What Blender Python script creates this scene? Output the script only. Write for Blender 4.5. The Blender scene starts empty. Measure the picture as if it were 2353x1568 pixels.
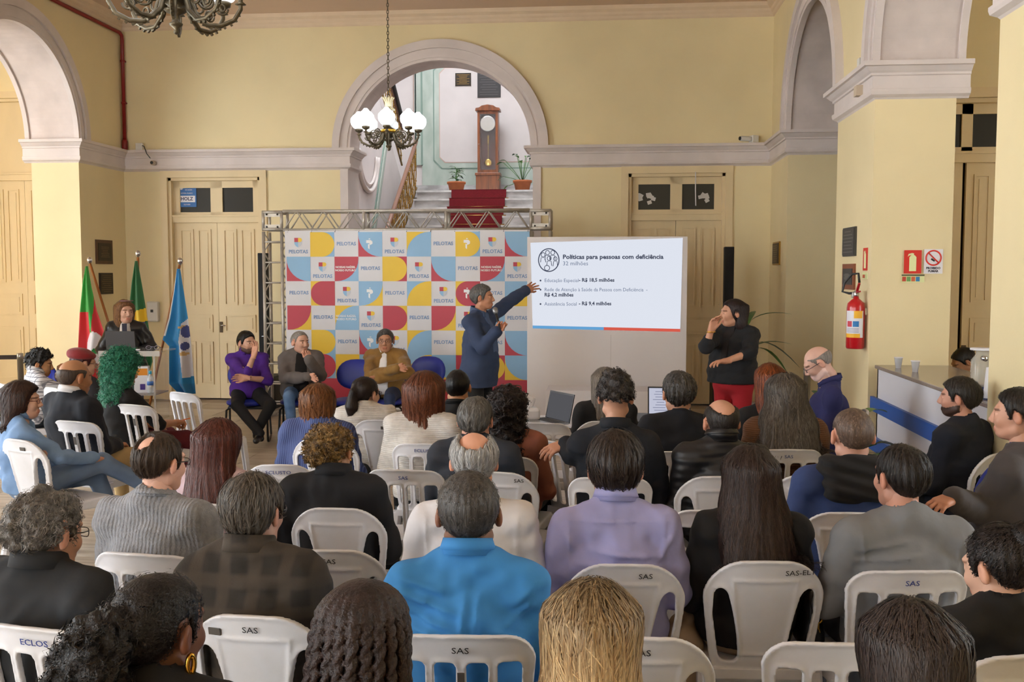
import bpy, bmesh, math, random
import numpy as np
from mathutils import Vector, Matrix, Euler
PI = math.pi
SC = bpy.context.scene
COL = SC.collection
# ------------------------------------------------------------------ camera
CAMH = 1.9
FPX = 35/36*2353
YAW, PITCH = math.radians(5.319), math.radians(3.976)
cd = bpy.data.cameras.new('camera'); cam = bpy.data.objects.new('camera', cd); COL.objects.link(cam)
cd.lens = 35; cd.sensor_width = 36; cd.clip_end = 200
cam.location = (0, 0, CAMH); cam.rotation_euler = (PI/2-PITCH, 0, YAW)
SC.camera = cam
# ------------------------------------------------------------------ world: overcast daylight that comes in by the windows
W = bpy.data.worlds.new('world'); SC.world = W; W.use_nodes = True
W.node_tree.nodes['Background'].inputs[0].default_value = (0.87, 0.94, 1.0, 1)
W.node_tree.nodes['Background'].inputs[1].default_value = 6.0
# ------------------------------------------------------------------ exposure
SC.view_settings.view_transform = 'Standard'; SC.view_settings.look = 'None'
SC.view_settings.gamma = 1; SC.view_settings.use_curve_mapping = False
EXPO = 1.25; SC.view_settings.exposure = EXPO; XE = 2**-EXPO
SC.cycles.use_denoising = True
SC.cycles.max_bounces = 8; SC.cycles.diffuse_bounces = 5; SC.cycles.transparent_max_bounces = 8
SC.cycles.sample_clamp_indirect = 6
LAMP = 5.0
# ------------------------------------------------------------------ pixel helpers (2353 x 1568)
_f = Vector((-math.sin(YAW)*math.cos(PITCH), math.cos(YAW)*math.cos(PITCH), -math.sin(PITCH)))
_r = Vector((math.cos(YAW), math.sin(YAW), 0)); _u = _r.cross(_f)
CAMP = Vector((0, 0, CAMH))
def ray(px, py): return _f+_r*((px-1176.5)/FPX)-_u*((py-784)/FPX)
def onY(px, py, Y): d = ray(px, py); return CAMP+d*(Y/d.y)
def onX(px, py, X): d = ray(px, py); return CAMP+d*(X/d.x)
def onZ(px, py, z): d = ray(px, py); return CAMP+d*((z-CAMH)/d.z)
# ------------------------------------------------------------------ materials
def lin(c):
    if isinstance(c, str): c = tuple(int(c[i:i+2], 16)/255 for i in (0, 2, 4))
    return tuple(x/12.92 if x <= .04045 else ((x+.055)/1.055)**2.4 for x in c)
MATS = {}
def mat(name, col, rough=.6, var=.0, scale=6., bump=0., bscale=60., metal=0., stretch=(1, 1, 1), col2=None, emit=0., trans=0., alpha=1., attr=None, coat=0., spec=.5, sheen=0., pat=None, rib=None):
    """one procedural principled material; var mixes the colour with col2 by noise"""
    if name in MATS: return MATS[name]
    m = bpy.data.materials.new(name); MATS[name] = m; m.use_nodes = True
    nt = m.node_tree; N = nt.nodes; L = nt.links; b = N['Principled BSDF']
    c = lin(col); b.inputs['Base Color'].default_value = (*c, 1)
    b.inputs['Roughness'].default_value = rough; b.inputs['Metallic'].default_value = metal
    b.inputs['Specular IOR Level'].default_value = spec
    if trans: b.inputs['Transmission Weight'].default_value = trans
    if alpha < 1: b.inputs['Alpha'].default_value = alpha
    if coat: b.inputs['Coat Weight'].default_value = coat; b.inputs['Coat Roughness'].default_value = .15
    if sheen: b.inputs['Sheen Weight'].default_value = sheen; b.inputs['Sheen Roughness'].default_value = .5
    if emit:
        b.inputs['Emission Color'].default_value = (*c, 1); b.inputs['Emission Strength'].default_value = emit
    src = None
    if var or bump or pat or rib:
        tc = N.new('ShaderNodeTexCoord'); mp = N.new('ShaderNodeMapping'); mp.inputs['Scale'].default_value = stretch
        L.new(tc.outputs['Object'], mp.inputs['Vector'])
    def mul(a, bcol, f=1.0, mode='MULTIPLY'):
        x = N.new('ShaderNodeMix'); x.data_type = 'RGBA'; x.blend_type = mode; x.clamp_factor = True
        if hasattr(f, 'links'): L.new(f, x.inputs[0])
        else: x.inputs[0].default_value = f
        for sock, v in ((x.inputs[6], a), (x.inputs[7], bcol)):
            if hasattr(v, 'links'): L.new(v, sock)
            else: sock.default_value = (*v, 1)
        return x.outputs[2]
    if var:
        n = N.new('ShaderNodeTexNoise'); n.inputs['Scale'].default_value = scale; n.inputs['Detail'].default_value = 5
        L.new(mp.outputs[0], n.inputs['Vector'])
        rp = N.new('ShaderNodeValToRGB'); rp.color_ramp.elements[0].position = .35; rp.color_ramp.elements[1].position = .65
        L.new(n.outputs[0], rp.inputs[0])
        c2 = lin(col2) if col2 else tuple(x*(1-var) for x in c)
        src = mul(c, c2, rp.outputs[0], 'MIX')
    if pat:
        src = pat(nt, tc, src if src else c, mul)
    if attr:
        at = N.new('ShaderNodeAttribute'); at.attribute_name = attr
        src = mul(src if src else c, at.outputs['Color'])
    if src: L.new(src, b.inputs['Base Color'])
    if bump:
        n2 = N.new('ShaderNodeTexNoise'); n2.inputs['Scale'].default_value = bscale; n2.inputs['Detail'].default_value = 3
        L.new(mp.outputs[0], n2.inputs['Vector'])
        bp = N.new('ShaderNodeBump'); bp.inputs['Strength'].default_value = bump; bp.inputs['Distance'].default_value = .01
        L.new(n2.outputs[0], bp.inputs['Height']); L.new(bp.outputs[0], b.inputs['Normal'])
    if rib:
        wv = N.new('ShaderNodeTexWave'); wv.bands_direction = rib[0]; wv.inputs['Scale'].default_value = rib[1]; wv.inputs['Distortion'].default_value = 1.2; wv.inputs['Detail'].default_value = 1
        L.new(tc.outputs['Object'], wv.inputs['Vector']); b2 = N.new('ShaderNodeBump'); b2.inputs['Strength'].default_value = rib[2]; b2.inputs['Distance'].default_value = .012
        L.new(wv.outputs['Fac'], b2.inputs['Height'])
        if bump: L.new(bp.outputs[0], b2.inputs['Normal'])
        L.new(b2.outputs[0], b.inputs['Normal'])
    return m
def bands(direc, scale, col, fac=.7, lo=.5, hi=.6, second=None):
    """pattern: coloured stripes along one or two axes"""
    def f(nt, tc, src, mul):
        for d, sc in [(direc, scale)]+([second] if second else []):
            wv = nt.nodes.new('ShaderNodeTexWave'); wv.bands_direction = d; wv.inputs['Scale'].default_value = sc; wv.inputs['Distortion'].default_value = .6; wv.inputs['Detail Scale'].default_value = 2
            nt.links.new(tc.outputs['Object'], wv.inputs['Vector']); rp = nt.nodes.new('ShaderNodeValToRGB'); rp.color_ramp.elements[0].position = lo; rp.color_ramp.elements[1].position = hi
            rp.color_ramp.elements[1].color = (fac, fac, fac, 1); nt.links.new(wv.outputs['Fac'], rp.inputs[0]); src = mul(src, lin(col), rp.outputs[0], 'MIX')
        return src
    return f
def emis(name, col, s):
    if name in MATS: return MATS[name]
    m = bpy.data.materials.new(name); MATS[name] = m; m.use_nodes = True; nt = m.node_tree
    nt.nodes.clear(); e = nt.nodes.new('ShaderNodeEmission'); o = nt.nodes.new('ShaderNodeOutputMaterial')
    e.inputs[0].default_value = (*lin(col), 1); e.inputs[1].default_value = s*XE; nt.links.new(e.outputs[0], o.inputs[0]); return m
# ------------------------------------------------------------------ objects
def link(o, parent=None):
    COL.objects.link(o)
    if parent is not None: o.parent = parent
    return o
def tag(o, label=None, cat=None, group=None, kind=None):
    for k, v in (('label', label), ('category', cat), ('group', group), ('kind', kind)):
        if v: o[k] = v
    return o
def thing(name, label, cat, loc=(0, 0, 0), rz=0, group=None):
    o = bpy.data.objects.new(name, None); o.empty_display_size = .1; link(o); o.location = loc; o.rotation_euler = (0, 0, rz)
    return tag(o, label, cat, group)
def mobj(name, me, m=None, parent=None):
    o = bpy.data.objects.new(name, me)
    if m is not None:
        for x in (m if isinstance(m, (list, tuple)) else [m]): me.materials.append(x)
    return link(o, parent)
def arr_mesh(name, V, Q, smooth=True, T=None):
    """mesh from numpy arrays: Q quads (n,4), T triangles (m,3)"""
    V = np.asarray(V, dtype=np.float32); me = bpy.data.meshes.new(name)
    Q = np.asarray(Q, dtype=np.int32).reshape(-1, 4) if Q is not None else np.zeros((0, 4), np.int32)
    T = np.asarray(T, dtype=np.int32).reshape(-1, 3) if T is not None else np.zeros((0, 3), np.int32)
    nl = Q.size+T.size; nf = len(Q)+len(T)
    me.vertices.add(len(V)); me.vertices.foreach_set('co', V.ravel())
    me.loops.add(nl); me.loops.foreach_set('vertex_index', np.concatenate([Q.ravel(), T.ravel()]))
    me.polygons.add(nf)
    st = np.concatenate([np.arange(len(Q))*4, Q.size+np.arange(len(T))*3]).astype(np.int32)
    me.polygons.foreach_set('loop_start', st)
    if smooth: me.polygons.foreach_set('use_smooth', np.ones(nf, bool))
    me.update(calc_edges=True); return me
def set_attr(me, name, C):
    a = me.color_attributes.new(name, 'FLOAT_COLOR', 'POINT')
    C = np.asarray(C, dtype=np.float32)
    if C.shape[1] == 3: C = np.concatenate([C, np.ones((len(C), 1), np.float32)], 1)
    a.data.foreach_set('color', C.ravel())
class MB:
    """collects faces for one mesh"""
    def __init__(s): s.v = []; s.f = []; s.sm = []
    def add(s, vs, fs, sm=False):
        o = len(s.v); s.v += [tuple(v) for v in vs]; s.f += [tuple(i+o for i in f) for f in fs]; s.sm += [sm]*len(fs); return s
    def box(s, c, d, rz=0, R=None):
        hx, hy, hz = d[0]/2, d[1]/2, d[2]/2
        vs = [Vector((x, y, z)) for x in (-hx, hx) for y in (-hy, hy) for z in (-hz, hz)]
        M = R if R is not None else (Matrix.Rotation(rz, 3, 'Z') if rz else None)
        vs = [(M @ v if M else v)+Vector(c) for v in vs]
        return s.add(vs, [(0, 1, 3, 2), (4, 6, 7, 5), (0, 4, 5, 1), (2, 3, 7, 6), (0, 2, 6, 4), (1, 5, 7, 3)])
    def bx(s, x0, x1, y0, y1, z0, z1): return s.box(((x0+x1)/2, (y0+y1)/2, (z0+z1)/2), (abs(x1-x0), abs(y1-y0), abs(z1-z0)))
    def tube(s, pts, r, n=8, caps=True, closed=False):
        pts = [Vector(p) for p in pts]; m = len(pts); rs = r if isinstance(r, (list, tuple)) else [r]*m
        o = len(s.v); up = None; vs = []
        for i, p in enumerate(pts):
            a = pts[(i-1) % m] if closed else pts[max(i-1, 0)]; b = pts[(i+1) % m] if closed else pts[min(i+1, m-1)]
            t = (b-a).normalized()
            if up is None: up = Vector((0, 0, 1)) if abs(t.z) < .9 else Vector((1, 0, 0))
            x = t.cross(up)
            if x.length < 1e-5: x = t.orthogonal()
            x.normalize(); up = x.cross(t).normalized()
            for k in range(n):
                an = 2*PI*k/n; vs.append(p+(x*math.cos(an)+up*math.sin(an))*rs[i])
        fs = []
        for i in range(m if closed else m-1):
            j = (i+1) % m
            for k in range(n): fs.append((i*n+k, i*n+(k+1) % n, j*n+(k+1) % n, j*n+k))
        if caps and not closed: fs += [tuple(range(n-1, -1, -1)), tuple((m-1)*n+k for k in range(n))]
        return s.add(vs, fs, True)
    def lathe(s, prof, c=(0, 0, 0), n=16, R=None):
        vs = []; c = Vector(c)
        for (r, z) in prof:
            for k in range(n):
                v = Vector((r*math.cos(2*PI*k/n), r*math.sin(2*PI*k/n), z)); vs.append((R @ v if R else v)+c)
        fs = [(i*n+k, i*n+(k+1) % n, (i+1)*n+(k+1) % n, (i+1)*n+k) for i in range(len(prof)-1) for k in range(n)]
        if prof[0][0] > 1e-6: fs.append(tuple(range(n-1, -1, -1)))
        if prof[-1][0] > 1e-6: fs.append(tuple((len(prof)-1)*n+k for k in range(n)))
        return s.add(vs, fs, True)
    def prism(s, poly, y0, y1, axis='y'):
        """2-D polygon (a,b) extruded: axis y -> (a, y, b); axis x -> (x, a, b); axis z -> (a, b, z)"""
        f = {'y': lambda a, b, t: (a, t, b), 'x': lambda a, b, t: (t, a, b), 'z': lambda a, b, t: (a, b, t)}[axis]
        n = len(poly); vs = [f(a, b, y0) for a, b in poly]+[f(a, b, y1) for a, b in poly]
        return s.add(vs, [tuple(range(n)), tuple(range(2*n-1, n-1, -1))]+[(i, i+n, (i+1) % n+n, (i+1) % n) for i in range(n)])
    def mesh(s, name):
        me = bpy.data.meshes.new(name); me.from_pydata(s.v, [], s.f)
        bm = bmesh.new(); bm.from_mesh(me); bmesh.ops.recalc_face_normals(bm, faces=bm.faces); bm.to_mesh(me); bm.free()
        me.polygons.foreach_set('use_smooth', s.sm); me.update()
        return me
    def obj(s, name, m, parent=None, bevel=0, label=None, cat=None, group=None, kind=None):
        o = mobj(name, s.mesh(name), m, parent)
        if bevel:
            b = o.modifiers.new('b', 'BEVEL'); b.width = bevel; b.segments = 2; b.limit_method = 'ANGLE'
        return tag(o, label, cat, group, kind)
def plate(name, outline, holes, t0, t1, axis, m, parent=None, kind=None):
    """flat wall with holes, cut by triangle fill and extruded from t0 to t1 along axis"""
    bm = bmesh.new(); f = {'y': lambda a, b: (a, t0, b), 'x': lambda a, b: (t0, a, b), 'z': lambda a, b: (a, b, t0)}[axis]
    es = []
    for loop in [outline]+holes:
        vs = [bm.verts.new(f(*p)) for p in loop]
        es += [bm.edges.new((vs[i], vs[(i+1) % len(vs)])) for i in range(len(vs))]
    bmesh.ops.triangle_fill(bm, use_beauty=True, edges=es)
    ret = bmesh.ops.extrude_face_region(bm, geom=bm.faces[:])
    d = {'y': (0, t1-t0, 0), 'x': (t1-t0, 0, 0), 'z': (0, 0, t1-t0)}[axis]
    bmesh.ops.translate(bm, vec=d, verts=[g for g in ret['geom'] if isinstance(g, bmesh.types.BMVert)])
    bmesh.ops.recalc_face_normals(bm, faces=bm.faces)
    me = bpy.data.meshes.new(name); bm.to_mesh(me); bm.free()
    o = mobj(name, me, m, parent)
    return tag(o, kind=kind)
def text(body, size, m, parent, loc, rot=(PI/2, 0, 0), name='lettering', align='CENTER', bold=0, sx=1., warp=None):
    cu = bpy.data.curves.new('t', 'FONT'); cu.body = body; cu.size = size; cu.align_x = align; cu.align_y = 'CENTER'; cu.extrude = .0006; cu.resolution_u = 2
    if bold: cu.offset = bold
    t = bpy.data.objects.new('t', cu); COL.objects.link(t); dg = bpy.context.evaluated_depsgraph_get()
    me = bpy.data.meshes.new_from_object(t.evaluated_get(dg)); bpy.data.objects.remove(t); bpy.data.curves.remove(cu)
    R = Euler(rot).to_matrix().to_4x4(); me.transform(Matrix.Translation(loc) @ R @ Matrix.Diagonal((sx, 1, 1, 1)))
    if warp: warp(me)
    me.materials.clear()
    return mobj(name, me, m, parent)
def copy_tree(o, parent=None):
    c = o.copy(); COL.objects.link(c); c.parent = parent
    for ch in o.children: copy_tree(ch, c)
    return c
# ------------------------------------------------------------------ distance fields -> smooth meshes
class Field:
    def __init__(s, lo, hi, h):
        s.h = h; s.lo = np.array(lo, float); n = np.ceil((np.array(hi)-s.lo)/h).astype(int)+1
        s.ax = [s.lo[i]+h*np.arange(n[i]) for i in range(3)]; s.F = np.full(n, 9., np.float32)
    def _win(s, lo, hi, pad):
        w = []
        for i in range(3):
            a = max(int((lo[i]-pad-s.lo[i])/s.h), 0); b = min(int((hi[i]+pad-s.lo[i])/s.h)+2, s.F.shape[i])
            if b <= a: return None
            w.append(slice(a, b))
        return tuple(w)
    def grid(s, w=None):
        a = [s.ax[i][w[i]] if w else s.ax[i] for i in range(3)]
        return a[0][:, None, None].astype(np.float32), a[1][None, :, None].astype(np.float32), a[2][None, None, :].astype(np.float32)
    def _put(s, w, d, k, sub):
        A = s.F[w]
        if sub: d = -d
        if k > 0:
            h = np.maximum(k-np.abs(A-d), 0)/k
            r = (np.maximum(A, d)+h*h*k/4) if sub else (np.minimum(A, d)-h*h*k/4)
        else: r = np.maximum(A, d) if sub else np.minimum(A, d)
        s.F[w] = r
    def rc(s, a, b, r1, r2, k=.02, sub=False):
        a = np.array(a, float); b = np.array(b, float); R = max(r1, r2)
        w = s._win(np.minimum(a, b)-R, np.maximum(a, b)+R, k+2.5*s.h)
        if w is None: return s
        X, Y, Z = s.grid(w); ba = b-a; L = float(ba @ ba)+1e-9
        t = np.clip(((X-a[0])*ba[0]+(Y-a[1])*ba[1]+(Z-a[2])*ba[2])/L, 0, 1)
        d = np.sqrt((X-a[0]-t*ba[0])**2+(Y-a[1]-t*ba[1])**2+(Z-a[2]-t*ba[2])**2)-(r1+(r2-r1)*t)
        s._put(w, d, k, sub); return s
    def ell(s, c, r, k=.02, sub=False, R=None):
        c = np.array(c, float); r = np.array(r, float); m = r if R is None else np.full(3, r.max())
        w = s._win(c-m, c+m, k+2.5*s.h)
        if w is None: return s
        X, Y, Z = s.grid(w); X, Y, Z = X-c[0], Y-c[1], Z-c[2]
        if R is not None:
            R = np.array(R); X, Y, Z = [R[0, i]*X+R[1, i]*Y+R[2, i]*Z for i in range(3)]
        k0 = np.sqrt((X/r[0])**2+(Y/r[1])**2+(Z/r[2])**2); k1 = np.sqrt((X/r[0]**2)**2+(Y/r[1]**2)**2+(Z/r[2]**2)**2)
        s._put(w, k0*(k0-1)/(k1+1e-6), k, sub); return s
    def nets(s):
        F = s.F; S = F < 0; nx, ny, nz = F.shape
        c = np.zeros((nx-1, ny-1, nz-1), np.int8)
        for i in (0, 1):
            for j in (0, 1):
                for k in (0, 1): c += S[i:nx-1+i, j:ny-1+j, k:nz-1+k]
        act = (c > 0) & (c < 8); I, J, K = np.nonzero(act); n = len(I)
        if n == 0: return np.zeros((0, 3)), np.zeros((0, 4), int)
        idx = np.full(act.shape, -1, np.int32); idx[I, J, K] = np.arange(n)
        P = np.zeros((n, 3)); cnt = np.zeros(n); base = np.stack([I, J, K], 1).astype(float)
        for ax in range(3):
            o = [a for a in range(3) if a != ax]
            for u in (0, 1):
                for v in (0, 1):
                    d0 = np.zeros(3, int); d0[o[0]] = u; d0[o[1]] = v; d1 = d0.copy(); d1[ax] = 1
                    f0 = F[I+d0[0], J+d0[1], K+d0[2]]; f1 = F[I+d1[0], J+d1[1], K+d1[2]]
                    m = (f0 < 0) != (f1 < 0)
                    t = np.clip(np.where(m, f0/(f0-f1+1e-12), 0), 0, 1)
                    p = base+d0; p[:, ax] += t
                    P[m] += p[m]; cnt[m] += 1
        P /= cnt[:, None]; V = s.lo+P*s.h; Q = []
        for ax in range(3):
            sl0 = [slice(1, -1)]*3; sl1 = [slice(1, -1)]*3; sl0[ax] = slice(0, -1); sl1[ax] = slice(1, None)
            A, B = S[tuple(sl0)], S[tuple(sl1)]
            o1, o2 = (ax+1) % 3, (ax+2) % 3
            for sgn in (0, 1):
                m = (A & ~B) if sgn == 0 else (~A & B)
                q = np.stack(np.nonzero(m), 1); off = np.ones(3, int); off[ax] = 0; q = q+off
                def g(d1, d2):
                    r = q.copy(); r[:, o1] += d1; r[:, o2] += d2; return idx[r[:, 0], r[:, 1], r[:, 2]]
                a, b, c_, d = g(-1, -1), g(0, -1), g(0, 0), g(-1, 0)
                Q.append(np.stack([a, b, c_, d] if sgn == 0 else [d, c_, b, a], 1))
        Q = np.concatenate(Q); return V, Q[(Q >= 0).all(1)]
def vnoise(P, freq, seed=0):
    """cheap smooth pseudo noise in -1..1 from summed sines"""
    rs = np.random.RandomState(seed); X, Y, Z = P; r = 0.
    for i in range(4):
        d = rs.normal(size=3); d /= np.linalg.norm(d); f = freq*(.7+.6*rs.rand())
        r = r+np.sin((X*d[0]+Y*d[1]+Z*d[2])*f+rs.rand()*6.28)
    return r/2.6
# ================================================================== materials of the setting
random.seed(4)
M_WALL = mat('wall_yellow', 'e6d5a9', .8, var=.10, scale=.7, bump=.06, bscale=40)
M_TRIM = mat('trim_white', 'd8cdc8', .75, var=.10, scale=2.5, bump=.05, bscale=25)
M_SOFF = mat('soffit_plaster', 'd5c8c2', .85, var=.16, scale=3.0, bump=.08, bscale=20)
M_DOOR = mat('door_cream', 'dfcaa0', .55, var=.07, scale=3.0, stretch=(1, 1, .3))
M_CEIL = mat('ceiling_rose', 'd9bfa8', .85, var=.05, scale=1.2)
M_CMOLD = mat('ceiling_moulding', 'dcc5a8', .8, var=.05)
M_DARK = mat('dark_glass', '2b2820', .45, spec=.25)
M_STONE = mat('floor_grout', '9a8a78', .8)
M_TILE = [mat('travertine_%d' % i, c, .38, var=.25, scale=2.2, stretch=(1.0, 9, 1), col2=c2, bump=.02, bscale=12) for i, (c, c2) in enumerate((('bcae9c', '93836f'), ('c6baaa', 'a2937f'), ('b1a18d', '897863')))]
M_MARB = mat('grey_marble', 'c9c6c6', .4, var=.3, scale=3, stretch=(1, 1, 2.5), col2='9c9896')
M_GRNM = mat('green_marble', 'b9c2b8', .5, var=.2, scale=2.5, stretch=(1.5, 1, .7), col2='a3b0a4')
M_GREY = mat('stair_plaster', 'd6cdca', .8, var=.08, scale=1.5)
M_GREYD = mat('stair_wall_grey', 'b4aba6', .8, var=.12, scale=1.5)
M_GRN2 = mat('green_line', '7f968a', .6)
M_BLACKM = mat('black_metal', '1d1d1f', .45)
M_STEEL = mat('brushed_steel', 'c9c9c9', .25, metal=1.)
M_BRASS = mat('brass', 'b48d4a', .35, metal=.9, var=.3, scale=30)
M_WHITEP = mat('white_laminate', 'dedde2', .4)
XL, XR, YB, TH, CZ = -7.07, 2.29, 14.22, .67, 5.58
ACX, AH, AB, SPR = -2.36, 1.35, 1.27, 3.67
def arch_pts(c, a, b, z0, n=28): return [(c-a*math.cos(PI*i/n), z0+b*math.sin(PI*i/n)) for i in range(n+1)]
def arch_notch(c, a=AH, b=AB, n=28): return [(c-a, 0)]+arch_pts(c, a, b, SPR, n)+[(c+a, 0)]
def rect_notch(a, b, z): return [(a, 0), (a, z), (b, z), (b, 0)]
def notched(x0, x1, H, notches):
    return [(x0, 0)]+[p for nn in notches for p in nn]+[(x1, 0), (x1, H), (x0, H)]
D1, D2 = (-6.42, -5.0), (.31, 1.68)          # door openings in the back wall
DTOP = 3.29
plate('wall_back', notched(XL-TH, 6.4, CZ, [rect_notch(*D1, DTOP), arch_notch(ACX), rect_notch(*D2, DTOP)]), [], YB, YB+.6, 'y', M_WALL, kind='structure')
ARCH_Y = [11.595, 7.525, 3.45, -.62]
for side, x0, x1 in (('right', XR, XR+TH), ('left', XL-TH, XL)):
    plate('wall_'+side, notched(-7, YB, CZ, [arch_notch(c, 1.355) for c in reversed(ARCH_Y)]), [], x0, x1, 'x', M_WALL, kind='structure')
def strip_ring(name, c, a0, b0, a1, b1, axis, t0, t1, m, n=40, parent=None, z0=SPR):
    """half-ellipse band extruded along axis"""
    P = [arch_pts(c, a0, b0, z0, n), arch_pts(c, a1, b1, z0, n)]
    f = (lambda a, b, t: (a, t, b)) if axis == 'y' else (lambda a, b, t: (t, a, b))
    vs = []
    for i in range(n+1): vs += [f(*P[0][i], t0), f(*P[1][i], t0), f(*P[1][i], t1), f(*P[0][i], t1)]
    fs = []
    for i in range(n):
        for k in range(4): fs.append((i*4+k, i*4+(k+1) % 4, i*4+4+(k+1) % 4, i*4+4+k))
    fs += [(0, 1, 2, 3), (n*4+3, n*4+2, n*4+1, n*4)]
    o = MB().add(vs, fs).obj(name, m, parent)
    return o
_tn = [0]
def trim(): _tn[0] += 1; return 'trim_%d' % _tn[0]
def arch_mould(c, axis, t, d):
    """stepped archivolt: d = direction out of the wall"""
    tr = strip_ring(trim(), c, 1.30, 1.22, 1.455, 1.40, axis, t-d*.02, t+d*.045, M_TRIM); tag(tr, kind='structure')
    strip_ring('archivolt_band', c, 1.45, 1.39, 1.555, 1.51, axis, t-d*.01, t+d*.08, M_TRIM, parent=tr)
    strip_ring('archivolt_fillet', c, 1.34, 1.26, 1.40, 1.33, axis, t-d*.01, t+d*.06, M_TRIM, parent=tr)
    return tr
arch_mould(ACX, 'y', YB, -1)
s = strip_ring(trim(), ACX, 1.325, 1.245, 1.36, 1.285, 'y', YB-.01, YB+.61, M_SOFF); tag(s, kind='structure')
for i, yc in enumerate(ARCH_Y[:3]):
    for x, d in ((XR, -1), (XL, 1)):
        arch_mould(yc, 'x', x, d)
        s = strip_ring(trim(), yc, 1.33, 1.25, 1.36, 1.28, 'x', x+d*.01, x-d*(TH+.01), M_SOFF); tag(s, kind='structure')
        strip_ring('rear_archivolt', yc, 1.30, 1.22, 1.42, 1.36, 'x', x-d*(TH-.01), x-d*(TH+.05), M_TRIM, parent=s)
# white pilaster strips and reveal of the stair arch
pl = MB()
for sgn in (-1, 1):
    xa = ACX+sgn*AH; pl.bx(xa-sgn*.015, xa+sgn*.10, YB-.03, YB+.01, 0, 3.38); pl.bx(xa-sgn*.012, xa+sgn*.05, YB-.02, YB+.62, 0, 3.38)
pl.obj(trim(), M_TRIM, kind='structure')
def sweep(name, path, prof, m, kind='structure', parent=None):
    """moulding: profile (out, z) swept along a plan path, out = to the right of the heading"""
    P = [Vector((*p, 0)) for p in path]; n = len(P); k = len(prof); vs = []
    for i in range(n):
        d0 = (P[i]-P[i-1]).normalized() if i else None; d1 = (P[i+1]-P[i]).normalized() if i < n-1 else None
        r0 = Vector((d0.y, -d0.x, 0)) if d0 else None; r1 = Vector((d1.y, -d1.x, 0)) if d1 else None
        if r0 and r1: b = (r0+r1); b = b/(1+r0.dot(r1))
        else: b = r0 or r1
        vs += [P[i]+b*o+Vector((0, 0, z)) for o, z in prof]
    fs = [(i*k+j, i*k+(j+1) % k, (i+1)*k+(j+1) % k, (i+1)*k+j) for i in range(n-1) for j in range(k)]
    fs += [tuple(range(k)), tuple((n-1)*k+j for j in range(k-1, -1, -1))]
    return MB().add(vs, fs).obj(name, m, parent, kind=kind)
CORN = [(-.02, 3.37), (.0, 3.37), (.012, 3.385), (.045, 3.405), (.052, 3.43), (.052, 3.452), (.034, 3.456), (.034, 3.56), (.05, 3.566), (.05, 3.585), (.07, 3.60), (.10, 3.632), (.125, 3.636), (.125, 3.675), (-.02, 3.675)]
AE = AH-.012
M_DIRT = mat('cornice_dirt', '4a3a2c', .95, var=.4, scale=30)
DIRT = [(-.01, 3.674), (.014, 3.674), (.010, 3.688), (-.01, 3.692)]
for pth in ([(XL, 12.95), (XL, YB), (ACX-1.56, YB)], [(ACX+1.56, YB), (XR, YB), (XR, 12.95)]): sweep(trim(), pth, DIRT, M_DIRT)
sweep(trim(), [(XL-TH-.1, 12.95), (XL, 12.95), (XL, YB), (ACX-AE, YB), (ACX-AE, YB+.62)], CORN, M_TRIM)
sweep(trim(), [(ACX+AE, YB+.62), (ACX+AE, YB), (XR, YB), (XR, 12.95), (XR+TH+.1, 12.95)], CORN, M_TRIM)
for y1, y0 in ((10.24, 8.88), (6.17, 4.81)):
    sweep(trim(), [(XR+TH+.1, y1), (XR, y1), (XR, y0), (XR+TH+.1, y0)], CORN, M_TRIM)
    sweep(trim(), [(XL-TH-.1, y0), (XL, y0), (XL, y1), (XL-TH-.1, y1)], CORN, M_TRIM)
CP = [(-.01, 5.40), (.0, 5.40), (.02, 5.42), (.03, 5.45), (.05, 5.47), (.06, 5.50), (.10, 5.53), (.12, 5.59), (-.01, 5.59)]
sweep(trim(), [(XL, -6.9), (XL, YB), (XR, YB), (XR, -6.9)], CP, M_CMOLD)
MB().bx(-11.2, 6.5, -7.3, YB+.7, CZ, CZ+.15).obj('ceiling', M_CEIL, kind='structure')
# aisles, rear: unseen closed shell, window openings placed and sized to light the hall
plate('wall_aisle_left', notched(-11.0, XL-TH, CZ, [rect_notch(-9.35, -8.02, 4.48)]), [], YB, YB+.3, 'y', M_WALL, kind='structure')
plate('wall_outer_left', [(-7, 0), (YB, 0), (YB, CZ), (-7, CZ)], [[(c-1.7, .3), (c-1.7, 5.3), (c+1.7, 5.3), (c+1.7, .3)] for c in (-4.6, -.6, 3.4, 7.5)], -11.2, -10.9, 'x', M_WALL, kind='structure')
plate('wall_rear', [(-11.2, 0), (6.5, 0), (6.5, CZ), (-11.2, CZ)], [[(c-1.5, .2), (c-1.5, 5.3), (c+1.5, 5.3), (c+1.5, .2)] for c in (-9.0, -5.7)], -7.3, -7, 'y', M_WALL, kind='structure')
plate('wall_outer_right', [(-7, 0), (YB, 0), (YB, CZ), (-7, CZ)], [[(c-.7, 1.2), (c-.7, 4.6), (c+.7, 4.6), (c+.7, 1.2)] for c in (4.5,)], 6.2, 6.5, 'x', M_WALL, kind='structure')  # unseen opening added to lighten the right aisle
wi = 0
for c in (-4.6, -.6, 3.4, 7.5):
    wi += 1; wo = MB()
    for y in (c-1.66, c, c+1.66): wo.bx(-11.1, -11.0, y-.04, y+.04, .3, 5.3)
    for z in (.34, 1.9, 3.4, 5.26): wo.bx(-11.1, -11.0, c-1.7, c+1.7, z-.04, z+.04)
    wo.obj('window_%d' % wi, M_DOOR, kind='structure')
for c in (-9.0, -5.7):
    wi += 1; wo = MB()
    for x in (c-1.46, c, c+1.46): wo.bx(x-.04, x+.04, -7.2, -7.1, .2, 5.3)
    for z in (.24, 3.4, 5.26): wo.bx(c-1.5, c+1.5, -7.2, -7.1, z-.04, z+.04)
    wo.obj('window_%d' % wi, M_DOOR, kind='structure')
YX = 10.3
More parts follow.
